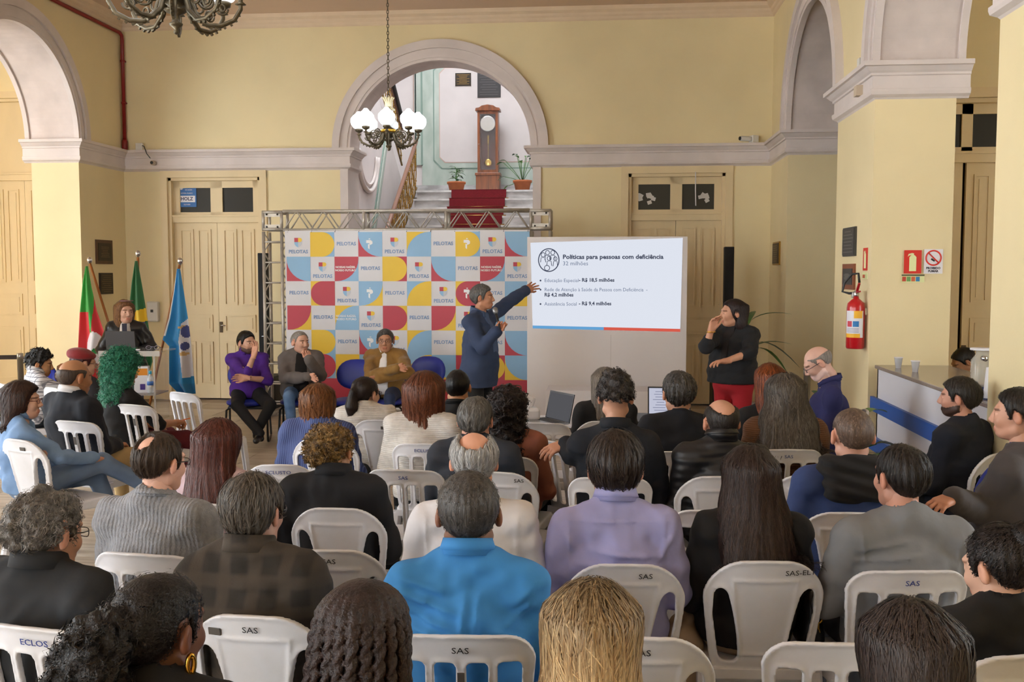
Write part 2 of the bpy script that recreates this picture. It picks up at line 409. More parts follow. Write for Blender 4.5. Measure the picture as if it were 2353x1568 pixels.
plate('wall_aisle_right', notched(XR+TH, 6.2, CZ, [rect_notch(3.0, 4.16, 3.62)]), [], YX, YX+.25, 'y', M_WALL, kind='structure')
# ------------------------------------------------------------------ floor of large travertine slabs
floor = MB().bx(-11.2, 6.5, -7.3, 24, -.12, -.012).obj('floor', M_STONE, kind='structure')
TW, TD = 1.04, .64
tm = []
for i in range(3):
    me = MB().box((0, 0, -.0065), (TW-.006, TD-.006, .013)).mesh('floor_tile'); me.materials.append(M_TILE[i]); tm.append(me)
for j in range(19):
    for i in range(11):
        x = XL-TH-.2+TW*(i+.5)+(j % 2)*TW/2-.35; y = 2.4+TD*(j+.5)
        if y > YB-.1 or x > XR+.4: continue
        o = bpy.data.objects.new('floor_tile', tm[random.choice((0, 0, 1, 2))]); link(o, floor); o.location = (x, y, 0)
me = MB().bx(-11.0, 6.3, -7, 2.4, -.012, 0).bx(-11.0, XL-TH-.35, 2.4, YB, -.012, 0).bx(XR+.93, 6.3, 2.4, YX, -.012, -.001).obj('side_paving', M_TILE[0], floor)
# ------------------------------------------------------------------ panelled double doors
M_IRON = mat('dark_iron', '4a3a28', .5, metal=.6)
def door(n, x0, x1, Y, top, leaf_top, glass, sticker=None, handle=True, panes=True, gap=.004):
    d = MB(); w = .055
    d.bx(x0, x0+w, Y+.02, Y+.20, 0, top); d.bx(x1-w, x1, Y+.02, Y+.20, 0, top); d.bx(x0, x1, Y+.02, Y+.20, top-w, top)
    d.bx(x0-.09, x0+.012, Y-.025, Y+.03, 0, top+.06); d.bx(x1-.012, x1+.09, Y-.025, Y+.03, 0, top+.06); d.bx(x0-.09, x1+.09, Y-.03, Y+.03, top-.012, top+.085)
    D = d.obj('door_%d' % n, M_DOOR, kind='structure')
    a, b = x0+w, x1-w; t = MB()
    pz0, pz1 = leaf_top+.12, top-w-.10
    q = [(a+.10, a+.10+(b-a)*.355), (b-.10-(b-a)*.355, b-.10)]
    if panes:
        t.bx(a, q[0][0], Y+.10, Y+.15, leaf_top, top-w); t.bx(q[0][1], q[1][0], Y+.10, Y+.15, leaf_top, top-w); t.bx(q[1][1], b, Y+.10, Y+.15, leaf_top, top-w)
        t.bx(a, b, Y+.10, Y+.149, pz1, top-w); t.bx(a, b, Y+.10, Y+.149, leaf_top, pz0)
        for g in q: MB().bx(g[0]-.01, g[1]+.01, Y+.125, Y+.135, pz0-.01, pz1+.01).obj('pane', glass, D)
    else: t.bx(a, b, Y+.10, Y+.15, leaf_top, top-w)
    t.bx(a-.01, b+.01, Y+.055, Y+.11, leaf_top-.035, leaf_top+.055); t.bx(a-.01, b+.01, Y+.035, Y+.10, leaf_top+.05, leaf_top+.075)
    t.obj('transom', M_DOOR, D)
    mid = (a+b)/2
    for li, (l0, l1) in enumerate(((a, mid-gap), (mid+gap*.3, b))):
        lf = MB().bx(l0, l1, Y+.11, Y+.155, .015, leaf_top-.03).obj('door_leaf', M_DOOR, D)
        k = (leaf_top)/2.65; lw = l1-l0; hw = (lw-.30*lw)/2
        rows = [(1.40*k, 2.52*k, 2), (1.00*k, 1.26*k, 1), (.22*k, .86*k, 2 if n < 3 else 1)]
        for z0, z1, c in rows:
            m0, m1 = l0+.14*lw, l1-.14*lw
            cells = [(m0, m1)] if c == 1 else [(m0, (m0+m1)/2-.05*lw), ((m0+m1)/2+.05*lw, m1)]
            for c0, c1 in cells:
                p = MB(); e = .022
                p.bx(c0+e, c1-e, Y+.095, Y+.115, z0, z0+e); p.bx(c0+e, c1-e, Y+.095, Y+.115, z1-e, z1); p.bx(c0, c0+e, Y+.095, Y+.115, z0, z1); p.bx(c1-e, c1, Y+.095, Y+.115, z0, z1)
                p.bx(c0+.05, c1-.05, Y+.102, Y+.115, z0+.05, z1-.05)
                p.obj('panel', M_DOOR, lf)
    if handle:
        h = MB().bx(mid+.012, mid+.052, Y+.095, Y+.112, 1.0, 1.16).obj('lock_plate', M_IRON, D)
        MB().tube([(mid+.032, Y+.10, 1.11), (mid+.032, Y+.05, 1.11), (mid+.12, Y+.045, 1.108)], .008).obj('door_handle', M_STEEL, D)
    return D
d1 = door(1, *D1, YB, DTOP, 2.66, M_DARK)
d2 = door(2, *D2, YB, DTOP, 2.66, mat('dark_glass_grey', '3d3b33', .45, spec=.25), handle=False)
door(3, -9.35, -8.02, YB, 4.48, 3.30, mat('pale_pane', 'd8cfc0', .4), panes=False, handle=False)
door(4, 3.0, 4.16, YX, 3.62, 3.02, M_DARK, gap=.028)
MB().bx(2.97, 4.3, YX+.26, YX+.28, 0, 3.7).obj(trim(), mat('shade_wall', '4d4436', .9), kind='structure')  # dark board behind the door gap; the darkness there is put into its colour
# back boards close the rooms behind the transoms
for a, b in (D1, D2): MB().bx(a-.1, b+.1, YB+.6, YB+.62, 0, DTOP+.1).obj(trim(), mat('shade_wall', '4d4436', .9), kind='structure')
# blue notice in the transom of the left door
st = MB().bx(0, .285, 0, .006, 0, .33); so = st.obj('notice', mat('notice_blue', '1d63a8', .5))
p = onY(409, 476, YB+.115); so.location = p; tag(so, 'blue and white printed notice stuck inside the transom pane', 'notice')
MB().bx(.02, .265, -.003, 0, .07, .165).obj('white_band', M_WHITEP, so); text('HOLZ', .07, mat('ink_navy', '20294f', .6), so, (.14, -.004, .118), bold=.002)
MB().lathe([(.0, -.001), (.035, -.001), (.035, .001), (0, .001)], (.055, -.002, .285), R=Matrix.Rotation(PI/2, 3, 'X')).obj('logo_disc', M_WHITEP, so)
for z, t in ((.285, 'DEPARTAMENTO'), (.25, 'DE SAÚDE'), (.20, 'SISTEMA FILIADO'), (.035, '3227-0000')): text(t, .026, M_WHITEP, so, (.17 if z > .21 else .14, -.003, z), sx=.9)
# papers seen in the right transom
for i, px in enumerate((1466, 1497, 1617)):
    q = onY(px, 466 if i < 2 else 462, YB+.115); b = MB(); rr = random.Random(i)
    for k in range(7): b.box((rr.uniform(-.05, .05), rr.uniform(-.004, .004), rr.uniform(0, .12)), (.06, .004, .05), R=Euler((0, rr.uniform(-.6, .6), 0)).to_matrix())
    o = b.obj('crumpled_wrapper', mat('foil_white', 'c9c6c0', .4), label=['crumpled pale wrapper in the corner of the right transom pane', 'second crumpled pale wrapper standing in the right transom', 'faint pale wrapper behind the other transom pane'][i], cat='wrapper'); o.location = q
# white drain pipe of the right transom
q = onY(1598, 440, YB-.03); o = MB().tube([(0, 0, .27), (0, 0, .02), (.008, 0, -.2)], .007).obj('hanging_cord', M_WHITEP, label='thin white cord hanging in front of the right transom', cat='cord'); o.location = q
# ------------------------------------------------------------------ staircase behind the arch
SY0, SN, RUN, RISE = 14.85, 19, .272, .185
LZ = SN*RISE; LY = SY0+SN*RUN
SX0, SX1 = -3.74, -.98
stair = MB(); 
stair.prism([(SY0, 0)]+[p for i in range(SN) for p in ((SY0+i*RUN, i*RISE+.001 if i else .001), (SY0+i*RUN, (i+1)*RISE))]+[(LY+1.57, LZ), (LY+1.57, LZ-.2), (LY, LZ-.25), (SY0+.4, 0)], SX0, SX1, 'x')
stair = stair.obj('staircase', M_MARB, label='grey marble staircase rising behind the arch', cat='staircase')
tr = MB().bx(SX0-.02, SX1, -.035, RUN, 0, .035).mesh('tread'); tr.materials.append(mat('tread_marble', 'd8d5d3', .35, var=.2, scale=4, col2='b5b1ae'))
ca = MB(); MC = mat('red_carpet', '7a1620', .95, var=.2, scale=40, bump=.2, bscale=300)
for i in range(SN):
    o = bpy.data.objects.new('tread', tr); link(o, stair); o.location = (0, SY0+i*RUN, (i+1)*RISE-.034)
for i in range(SN): 
    y, z = SY0+i*RUN, (i+1)*RISE
    ca.bx(-3.04, -1.95, y-.055, y-.036, z-RISE-.005, z+.006); ca.bx(-3.04, -1.95, y-.055, y+RUN-.03, z, z+.012)
ca = ca.obj('stair_carpet', MC, label='dark red carpet runner on the marble stairs', cat='carpet')
rod = MB().tube([(-3.09, 0, 0), (-1.90, 0, 0)], .011).mesh('carpet_rod'); rod.materials.append(M_BRASS)
for i in range(SN):
    o = bpy.data.objects.new('carpet_rod', rod); link(o, ca); o.location = (0, SY0+i*RUN-.068, i*RISE+.022)
# stairwell shell
YW = 21.6
MB().bx(-5.6, 1.0, YW, YW+.2, 0, 8.2).obj('wall_stair', M_GREY, kind='structure')
MB().bx(-5.3, -5.1, YB+.6, YW, 0, 8.2).obj('wall_stair_left', M_GREY, kind='structure')
MB().bx(-.6, -.4, YB+.6, YW, 0, 8.2).obj('wall_stair_right', M_GREY, kind='structure')
MB().bx(-5.6, 1, YB+.02, YB+.6, CZ+.1, 8.2).obj('wall_stair_front', M_GREY, kind='structure')
plate('ceiling_stair', [(-5.6, YB+.3), (1, YB+.3), (1, YW+.2), (-5.6, YW+.2)], [[(-4.2, 16.4), (-1.6, 16.4), (-1.6, 19.4), (-4.2, 19.4)]], 8.2, 8.35, 'z', M_GREY, kind='structure')
def cham(x0, x1, z0, z1, c): return [(x0+c, z0), (x1-c, z0), (x1, z0+c), (x1, z1-c), (x1-c, z1), (x0+c, z1), (x0, z1-c), (x0, z0+c)]
g = MB().bx(-3.97, -.6, YW-.03, YW+.01, LZ+.26, 7.9).obj(trim(), M_GRNM, kind='structure')
MB().prism(cham(-3.72, -.62, 4.12, 6.42, .18), YW-.037, YW-.02).obj('marble_line', M_GRN2, g)
MB().prism(cham(-3.695, -.62, 4.145, 6.395, .175), YW-.044, YW-.02).obj('marble_field', M_GRNM, g)
MB().prism(cham(-3.585, -.62, 4.255, 6.285, .12), YW-.05, YW-.02).obj('marble_line', mat('rose_line', 'c9a99a', .6), g)
MB().prism(cham(-3.57, -.62, 4.27, 6.27, .115), YW-.055, YW-.02).obj('plaster_panel', M_GREY, g)
MB().bx(-5.1, -.6, YW-.06, YW-.02, LZ, LZ+.26).obj(trim(), M_MARB, kind='structure')
for x0, x1, m in ((-3.99, -3.955, M_GRN2), (-4.12, -4.09, M_GRN2), (-4.11, -3.99, M_GRNM), (-4.15, -4.14, mat('rose_line', 'c9a99a'))):
    MB().bx(x0, x1, YW-.05, YW-.02, LZ+.7, 6.3).obj(trim(), m, kind='structure')
# lower balustrade and the upper flight on the left
def baluster_rail(name, label, A, B, h, n, flip=1):
    """sloping rail from A to B with cast scroll balusters"""
    A, B = Vector(A), Vector(B); T = thing(name, label, 'balustrade', A); d = B-A
    MB().tube([Vector((0, 0, h)), d*.5+Vector((0, 0, h)), d+Vector((0, 0, h))], .04, 8).obj('handrail', mat('rail_wood', '8a6250', .45), T)
    MB().tube([Vector((0, 0, .05)), d+Vector((0, 0, .05))], .02, 6).obj('bottom_rail', M_BRASS, T)
    b = MB(); pts = []
    for k in range(40):
        t = k/39; pts.append((.035*math.sin(t*PI*4)*(1-.3*t), .0, .05+(h-.06)*t))
    b.tube(pts, .011, 5)
    for z0 in (.25, .55, .8):
        b.tube([(.02+.05*math.cos(a)*(1-a/9), .012*math.sin(a*2), z0*h+.05*math.sin(a)*(1-a/9)) for a in [i*.5 for i in range(13)]], .009, 5)
    me = b.mesh('baluster'); me.materials.append(M_BRASS)
    for i in range(n):
        o = bpy.data.objects.new('baluster', me); link(o, T); t = (i+.5)/n; o.location = d*t; o.rotation_euler = (0, 0, PI/2+(i % 2)*PI)
    return T
baluster_rail('stair_balustrade', 'gilded scroll balustrade with brown handrail beside the lower stairs', (-3.80, SY0+.2, .2), (-3.80, LY, LZ+.03), .98, 34)
uf = MB().prism([(YB+.75, 0), (LY+.6, 0), (LY+.6, LZ+.35), (LY-3.9, LZ+3.3), (YB+.75, LZ+3.9)], -4.95, -4.25, 'x').obj('upper_flight', M_GREY, label='plastered side of the upper stair flight left of the lower stairs', cat='staircase')
baluster_rail('upper_balustrade', 'gilded balustrade of the upper flight behind the chandelier', (-4.22, LY+.6, LZ+.55), (-4.22, LY-3.6, LZ+3.25), .8, 24)
MB().tube([(-4.17, LY+.6, LZ+1.37), (-4.17, LY-3.6, LZ+4.07)], .05, 6).obj(trim(), mat('dark_rail', '2a2422', .5), kind='structure')
# plaster scroll on the left stair wall
sc = MB(); sc.tube([(0, 1.0*math.cos(t), -.75*math.sin(t)) for t in [i*PI/16 for i in range(17)]], .05, 8); sc.tube([(0, .85*math.cos(t), -.62*math.sin(t)) for t in [i*PI/16 for i in range(17)]], .03, 8)
sc = sc.obj(trim(), M_TRIM, kind='structure'); sc.scale = (.9, .75, .9); q = onX(846, 352, -4.22); sc.location = (-4.22, q.y, q.z)
for a, b, m in ((0, .10, M_GRNM), (.11, .135, M_GRN2), (-.14, -.12, M_GRN2)):
    o = MB().box((0, 0, 0), (.02, b-a, 3.6), R=Matrix.Rotation(math.radians(-32), 3, 'X')).obj(trim(), m, kind='structure'); o.location = (-4.235, 18.3+(a+b)/2, 3.0)
# plaques on the landing wall
M_BRZ = mat('bronze_plaque', '3a3128', .45, metal=.5, var=.3, scale=8)
def plaque(name, label, loc, rz, w, h, m, frame=None, lines=6, tm=None, ins=.02):
    T = thing(name, label, 'plaque', loc, rz)
    MB().bx(-w/2, w/2, -.02, .0, -h/2, h/2).obj('plate', frame or m, T)
    MB().bx(-w/2+ins, w/2-ins, -.026, -.02, -h/2+ins, h/2-ins).obj('face', m, T)
    for i in range(lines):
        z = h/2-ins*2-(h-ins*4)*(i+.5)/lines; L = (w-ins*4)*random.uniform(.55, .98)
        MB().bx(-L/2, L/2, -.029, -.026, z-.18*(h/lines)*.5, z+.18*(h/lines)*.5).obj('raised_line', tm or M_BRASS, T)
    return T
M_BRZL = mat('bronze_letter', '6b5a42', .4, metal=.7)
p = onY(1064.5, 183, YW-.05); plaque('plaque', 'small gold lettered plaque high on the stair landing wall', (p.x, YW-.055, p.z), 0, .34, .27, M_BRZ, lines=8, tm=M_BRASS, ins=.012)
p = onY(1124, 195, YW-.05); plaque('plaque', 'larger grey bronze plaque above the tall clock', (p.x, YW-.055, p.z), 0, .5, .54, mat('dark_plaque', '3b3838', .5, metal=.4), lines=9, tm=mat('grey_letter', '585353', .5), ins=.015)
# ------------------------------------------------------------------ longcase clock
ck = thing('longcase_clock', 'tall brown wooden pendulum clock with round silver dial', 'clock', (-2.46, LY+1.05, LZ))
MW = mat('clock_wood', '8a4a22', .4, var=.3, scale=4, stretch=(6, 6, .6), col2='6d3718', coat=.3)
YS = -.16
MB().bx(-.25, .25, YS, .14, 0, .42).obj('plinth', MW, ck, bevel=.01); MB().bx(-.265, .265, YS-.02, .14, .40, .46).obj('plinth_cap', MW, ck, bevel=.008)
c = MB(); c.bx(-.215, -.165, YS+.02, .12, .46, 1.74); c.bx(.165, .215, YS+.02, .12, .46, 1.74); c.bx(-.215, .215, .09, .12, .46, 1.74); c.bx(-.17, .17, YS+.02, .12, .46, .52); c.bx(-.17, .17, YS+.02, .12, 1.68, 1.74)
c.obj('case', MW, ck)
MB().bx(-.165, .165, .07, .088, .52, 1.68).obj('case_back', mat('clock_back', '5a2d1c', .6), ck)
MB().prism([(-.26, 1.74), (.26, 1.74), (.25, 1.80), (.18, 1.81), (.12, 1.85), (.0, 1.87), (-.12, 1.85), (-.18, 1.81), (-.25, 1.80)], YS-.02, .14).obj('hood', MW, ck, bevel=.008)
RX = Matrix.Rotation(PI/2, 3, 'X')
dl = MB().lathe([(0, .0), (.155, .0), (.155, .012), (0, .012)], (0, YS+.05, 1.48), 32, RX).obj('dial', mat('silver_dial', 'cfcac6', .4, var=.1, scale=20), ck)
MB().lathe([(.150, .0), (.162, .0), (.162, .02), (.150, .02)], (0, YS+.05, 1.48), 32, RX).obj('bezel', M_STEEL, dl)
hh = MB(); hh.box((-.045, YS+.034, 1.475), (.09, .003, .009)); hh.box((-.012, YS+.034, 1.50), (.009, .003, .055), R=Matrix.Rotation(.5, 3, 'Y')); hh.obj('clock_hands', M_BLACKM, dl)
nm = MB()
for k in range(12):
    a = k*PI/6; nm.box((.125*math.sin(a), YS+.036, 1.48+.125*math.cos(a)), (.008, .003, .028), R=Matrix.Rotation(a, 3, 'Y'))
nm.obj('hour_marks', M_BLACKM, dl)
MB().tube([(0, YS+.12, 1.25), (0, YS+.12, .75)], .008).bx(-.014, .014, YS+.11, YS+.13, 1.08, 1.25).obj('pendulum_rod', M_BRASS, ck)
MB().lathe([(0, -.012), (.06, -.01), (.092, 0), (.06, .01), (0, .012)], (0, YS+.12, .68), 24, RX).obj('pendulum_bob', mat('gold_bob', 'd9b863', .2, metal=1.), ck)
MB().lathe([(0, 0), (.008, .0), (.008, .02), (0, .02)], (-.185, YS+.02, 1.05), 8, RX).obj('door_knob', M_STEEL, ck)
MB().bx(-.17, .17, YS+.022, YS+.026, .5, 1.7).obj('glass_door', mat('clear_glass', 'ffffff', .2, alpha=.04, spec=.2), ck)
M_POT = mat('terracotta', 'b5653a', .75, var=.15, scale=8)
M_SOIL = mat('soil', '3a2c20', .95)
M_LEAFS = [mat('leaf_%d' % i, c, .45, var=.25, scale=9) for i, c in enumerate(('3f6b32', '4f7d38', '2c4f2a', '5f9040', '1f3a20'))]
def leaf_mesh(L, Wd, bend=.35, n=6, fold=.25):
    v = []; f = []
    for i in range(n+1):
        t = i/n; w = Wd*math.sin(PI*min(t*.92+.05, 1))**.8; y = L*t; z = -bend*L*t*t
        v += [(-w, y, z+fold*w), (0, y, z), (w, y, z+fold*w)]
        if i: 
            a = (i-1)*3; b = i*3; f += [(a, a+1, b+1, b), (a+1, a+2, b+2, b+1)]
    return v, f
def pot(T, r, h, m=None):
    MB().lathe([(r*.72, 0), (r*.97, h*.82), (r*1.08, h*.82), (r*1.1, h), (r*.95, h), (r*.93, h*.86)], n=20).obj('pot', m or M_POT, T)
    MB().lathe([(0, h*.88), (r*.95, h*.88)], n=16).obj('soil', M_SOIL, T)
def plant(name, label, loc, r, h, leaves, m=None):
    """leaves: (base height, azimuth, rise, stem length, leaf length, leaf width, bend)"""
    T = thing(name, label, 'plant', loc); pot(T, r, h, m); stems = MB()
    for i, (bz, az, el, sl, ll, lw, bd) in enumerate(leaves):
        d = Vector((math.cos(az)*math.cos(el), math.sin(az)*math.cos(el), math.sin(el))); b = Vector((0, 0, h*.85+bz)); tip = b+d*sl
        stems.tube([b, b+d*sl*.5+Vector((0, 0, .02)), tip], .006, 5)
        v, f = leaf_mesh(ll, lw, bd); o = MB().add(v, f, True).obj('leaf', M_LEAFS[i % 5], T)
        o.location = tip; o.rotation_euler = Euler((el*.6, 0, az-PI/2))
    if leaves: stems.tube([(0, 0, h*.8), (0, 0, h*.85+max(l[0] for l in leaves))], .009, 5).obj('stem', M_LEAFS[1], T)
    return T
rr = random.Random(3)
plant('potted_ficus', 'small dark leafy plant in terracotta pot beside the clock', (-3.07, LY+.55, LZ), .18, .24, [(rr.uniform(.02, .30), rr.uniform(0, 6.28), rr.uniform(-.2, .9), rr.uniform(.03, .12), rr.uniform(.07, .11), .026, .4) for _ in range(30)])
plant('potted_anthurium', 'thin stemmed plant with sparse leaves in terracotta pot by the arch', (-1.70, LY+.55, LZ), .18, .26, [(.0, a, e, s, .14, .045, .8) for a, e, s in ((2.7, .75, .62), (3.3, .9, .55), (2.2, 1.2, .62), (1.2, 1.3, .55), (3.6, .25, .4), (.4, 1.0, .4), (4.6, 1.2, .42), (5.5, 1.1, .5), (2.9, -.2, .3), (0, 1.4, .5), (2., 1.4, .4), (4, 1.35, .5))])
# ================================================================== furnishings round the hall
def wtext(body, px, py, Y, size_px, m, parent, off=(0, 0, 0), width_px=None, align='LEFT', bold=0, name='lettering', warp=None):
    """lettering on a plane y = Y, placed by the pixel of its anchor; size = cap height in pixels there"""
    p = onY(px, py, Y); k = p.y/FPX*1.0
    o = text(body, size_px*k/.70, m, parent, (0, 0, 0), align=align, bold=bold, name=name)
    me = o.data; n = len(me.vertices); co = np.empty(n*3, np.float32); me.vertices.foreach_get('co', co); co = co.reshape(-1, 3)
    if width_px:
        w = co[:, 0].max()-co[:, 0].min(); co[:, 0] *= width_px*k/max(w, 1e-6)
    co += np.array(p)-np.array(off)
    if warp is not None: warp(co)
    me.vertices.foreach_set('co', co.ravel()); me.update(); return o
# ------------------------------------------------------------------ truss frame
M_TRUSS = mat('truss_alu', 'c2bcb2', .4, metal=.45, var=.2, scale=12)
TX0, TX1, TY0, TY1, TZ = -4.46, -.70, 12.76, 13.0, 2.69
tf = thing('truss_frame', 'grey metal box truss goalpost carrying the printed banner', 'truss', (0, 0, 0))
S = .245
def truss_span(A, ax, L, S, n, name):
    """four chords and zig-zag lacing; ax = long axis"""
    A = Vector(A); e = {'x': (Vector((1, 0, 0)), Vector((0, 1, 0)), Vector((0, 0, 1))), 'z': (Vector((0, 0, 1)), Vector((1, 0, 0)), Vector((0, 1, 0)))}[ax]
    d, u, v = e
    for a in (0, S):
        for b in (0, S): MB().tube([A+u*a+v*b, A+u*a+v*b+d*L], .021, 10).obj('chord', M_TRUSS, tf)
    st = L/n
    for i in range(n):
        q0, q1, qm = d*(i*st+.03*st), d*((i+1)*st-.03*st), d*((i+.5)*st)
        for base, w in ((A, v), (A+u*S, v), (A, u), (A+v*S, u)):
            if ax == 'z' and w is u:
                MB().tube([base+d*(i*st+.5*st), base+w*S+d*(i*st+.5*st)], .012, 6).obj('rung', M_TRUSS, tf); continue
            MB().tube([base+q0, base+w*S+qm, base+q1], .011, 6).obj('lacing', M_TRUSS, tf)
            if i and i % 3 == 0 and ax == 'x': MB().tube([base+d*i*st, base+w*S+d*i*st], .022, 8).obj('joint', M_TRUSS, tf)
truss_span((TX0, TY0, .02), 'z', TZ-S-.04, S, 9, 'l'); truss_span((TX1-S, TY0, .02), 'z', TZ-S-.04, S, 9, 'r')
truss_span((TX0+S+.02, TY0, TZ-S), 'x', TX1-TX0-2*S-.04, S, 9, 't')
for x in (TX0, TX1-S):
    for z in (TZ-.012, TZ-S+.012):
        for y in (TY0, TY0+S): MB().tube([(x-.015, y, z), (x+S+.015, y, z)], .022, 8).obj('corner_tube', M_TRUSS, tf)
        MB().bx(x, x+S, TY0-.008, TY0, z-.06 if z > 2.6 else z, z if z > 2.6 else z+.06).obj('corner_plate', M_TRUSS, tf)
        for dx in (.05, S-.05): MB().lathe([(0, 0), (.012, 0), (.012, .012), (0, .012)], (x+dx, TY0-.008, z-.03 if z > 2.6 else z+.03), 8, Matrix.Rotation(PI/2, 3, 'X')).obj('bolt', M_BLACKM, tf)
    for dx in (0, S):
        for y in (TY0, TY0+S): MB().tube([(x+dx, y, TZ-S), (x+dx, y, TZ)], .021, 8).obj('corner_tube', M_TRUSS, tf)
for x in (TX0, TX1-S):
    MB().tube([(x+.12, TY0-.6, .03), (x+.12, TY1+.5, .03)], .024, 8).obj('foot_tube', M_TRUSS, tf)
    MB().bx(x-.02, x+S+.02, TY0-.02, TY1+.02, 0, .02).obj('base_plate', M_TRUSS, tf)
MB().tube([(TX0+S, TY0, .09), (TX1-S, TY0, .09)], .022, 8).obj('bottom_tube', M_TRUSS, tf)
MB().tube([(TX0+S, TY1, .30), (TX1-S, TY1, .30)], .022, 8).obj('bottom_tube', M_TRUSS, tf)
# ------------------------------------------------------------------ printed banner
YN = 12.72
bl, br = onY(658, 540, YN), onY(1217, 532, YN); TS = (br.x-bl.x)/10; BX, BZT = bl.x, 2.415; BZB = .16
bn = thing('banner', 'printed fabric banner with repeated white blue red and yellow tiles', 'banner', (0, 0, 0))
C_W, C_B, C_Y, C_R = [mat('print_'+n, c, .5, var=.05, scale=3) for n, c in (('white', 'dcdbdf'), ('blue', '8fbbdf'), ('yellow', 'ecc53a'), ('red', 'bf3f50'))]
CM = {'w': C_W, 'b': C_B, 'y': C_Y, 'r': C_R}
M_PTXT = mat('print_text', '7f9cc4', .6); M_PWH = mat('print_mark', 'f0f0f2', .6)
def bwarp(co):
    x, z = co[:, 0], co[:, 2]; t = np.clip((1.15-z)/1.1, 0, 1)
    co[:, 1] += .006*np.sin(x*5.2+.8)+.012*t*np.sin(x*7.5+z*6)+.02*t*t*np.sin(x*3.1-z*9+1)
def bmesh_obj(mb, name, m, parent):
    me = mb.mesh(name); n = len(me.vertices); co = np.empty(n*3, np.float32); me.vertices.foreach_get('co', co); co = co.reshape(-1, 3); bwarp(co)
    me.vertices.foreach_set('co', co.ravel()); me.update(); return mobj(name, me, m, parent)
def gridrect(x0, x1, z0, z1, y, n=8, m_=8):
    b = MB(); vs = [(x0+(x1-x0)*i/n, y, z0+(z1-z0)*j/m_) for i in range(n+1) for j in range(m_+1)]
    fs = [(i*(m_+1)+j, (i+1)*(m_+1)+j, (i+1)*(m_+1)+j+1, i*(m_+1)+j+1) for i in range(n) for j in range(m_)]
    return b.add(vs, fs, True)
bmesh_obj(gridrect(BX-.02, BX+TS*10, BZB, BZT+.02, YN, 80, 60), 'cloth', C_W, bn)
def shape_pts(kind, n=8):
    """unit tile outline (0..1, z up); letters = rounded corners"""
    R = {'BL': 1., 'BR': 1., 'TL': 1., 'TR': 1.}; rad = {}
    if kind == 'DR': rad = {'TR': .5, 'BR': .5}
    elif kind == 'DL': rad = {'TL': .5, 'BL': .5}
    elif kind == 'F': rad = {}
    else: rad = {kind: .92}
    P = []
    for nm, cx, cz, a0 in (('BL', 0, 0, PI), ('BR', 1, 0, 1.5*PI), ('TR', 1, 1, 0), ('TL', 0, 1, .5*PI)):
        r = rad.get(nm, 0)
        if not r:
            P.append((cx, cz)); continue
        ox, oz = cx+(r if cx == 0 else -r), cz+(r if cz == 0 else -r)
        P += [(ox+r*math.cos(a0+.5*PI*i/n), oz+r*math.sin(a0+.5*PI*i/n)) for i in range(n+1)]
    return P
def fan(P, x, z, y):
    cx = sum(p[0] for p in P)/len(P); cz = sum(p[1] for p in P)/len(P); v = []
    Q = []
    for i in range(len(P)):
        a, b = P[i], P[(i+1) % len(P)]; L = math.hypot(b[0]-a[0], b[1]-a[1]); k = max(1, int(L/.2))
        Q += [(a[0]+(b[0]-a[0])*j/k, a[1]+(b[1]-a[1])*j/k) for j in range(k)]
    n = len(Q)
    for s in (.5, 1.): v += [(x+TS*(cx+(p[0]-cx)*s), y, z+TS*(cz+(p[1]-cz)*s)) for p in Q]
    v.append((x+TS*cx, y, z+TS*cz))
    return v, [(2*n, (i+1) % n, i) for i in range(n)]+[(i, (i+1) % n, n+(i+1) % n, n+i) for i in range(n)]
def shield(col, row, x, z):
    u = TS*.32; cx, cz = x+TS*.5, z+TS*.60
    # quartered P shield: red and yellow quarters over blue and grey ones
    q = [('r', [(-.5, 0), (0, 0), (0, .5), (-.5, .5)]), ('y', [(0, 0)]+[(.25+.25*math.cos(a), .25+.25*math.sin(a)) for a in [-PI/2+i*PI/6 for i in range(7)]]+[(0, .5)]),
         ('b', [(-.5, 0), (-.48, -.25), (-.3, -.5), (0, -.66), (0, 0)]), ('g', [(0, 0), (0, -.66), (.3, -.5), (.48, -.25), (.5, 0)])]
    for c, P in q:
        b = MB().add([(cx+p[0]*u, YN-.005, cz+p[1]*u*1.05) for p in P], [tuple(range(len(P)))])
        bmesh_obj(b, 'shield_quarter', CM.get(c) or mat('print_grey', 'c6cbd4', .6), bn)
def pmark(x, z):
    u = TS*.3; cx, cz = x+TS*.47, z+TS*.52
    for P in ([(-.45, .1), (-.45, .5), (.2, .5), (.42, .3), (.42, .0), (.15, -.15), (.0, -.15), (.0, .05), (-.2, .1)], [(-.2, -.02), (-.2, -.6), (.02, -.75), (.02, -.1)], [(-.1, .6), (-.1, .72), (.12, .72), (.12, .6)]):
        b = MB().add([(cx+p[0]*u, YN-.005, cz+p[1]*u) for p in P], [tuple(range(len(P)))]); bmesh_obj(b, 'white_mark', M_PWH, bn)
ROWS = ["L DRyb T BLbrP L TLby T DRybP L BLbr", "BLbr L BRrbN T DRyr L BLbr T BRrbN L", "T DLry L BRbyP T TLyb L DLryP T BRby",
        "BRry T TLbyN L DRry T BRry L DLby T", "T DRyb T BLbrP L TLby T DRybP T BLbr", "L DRrb Fyy BRby T TLyb BLby Frr DRyr BLby", "Frr Frr Frr Frr Frr Frr Frr Frr Frr Frr"]
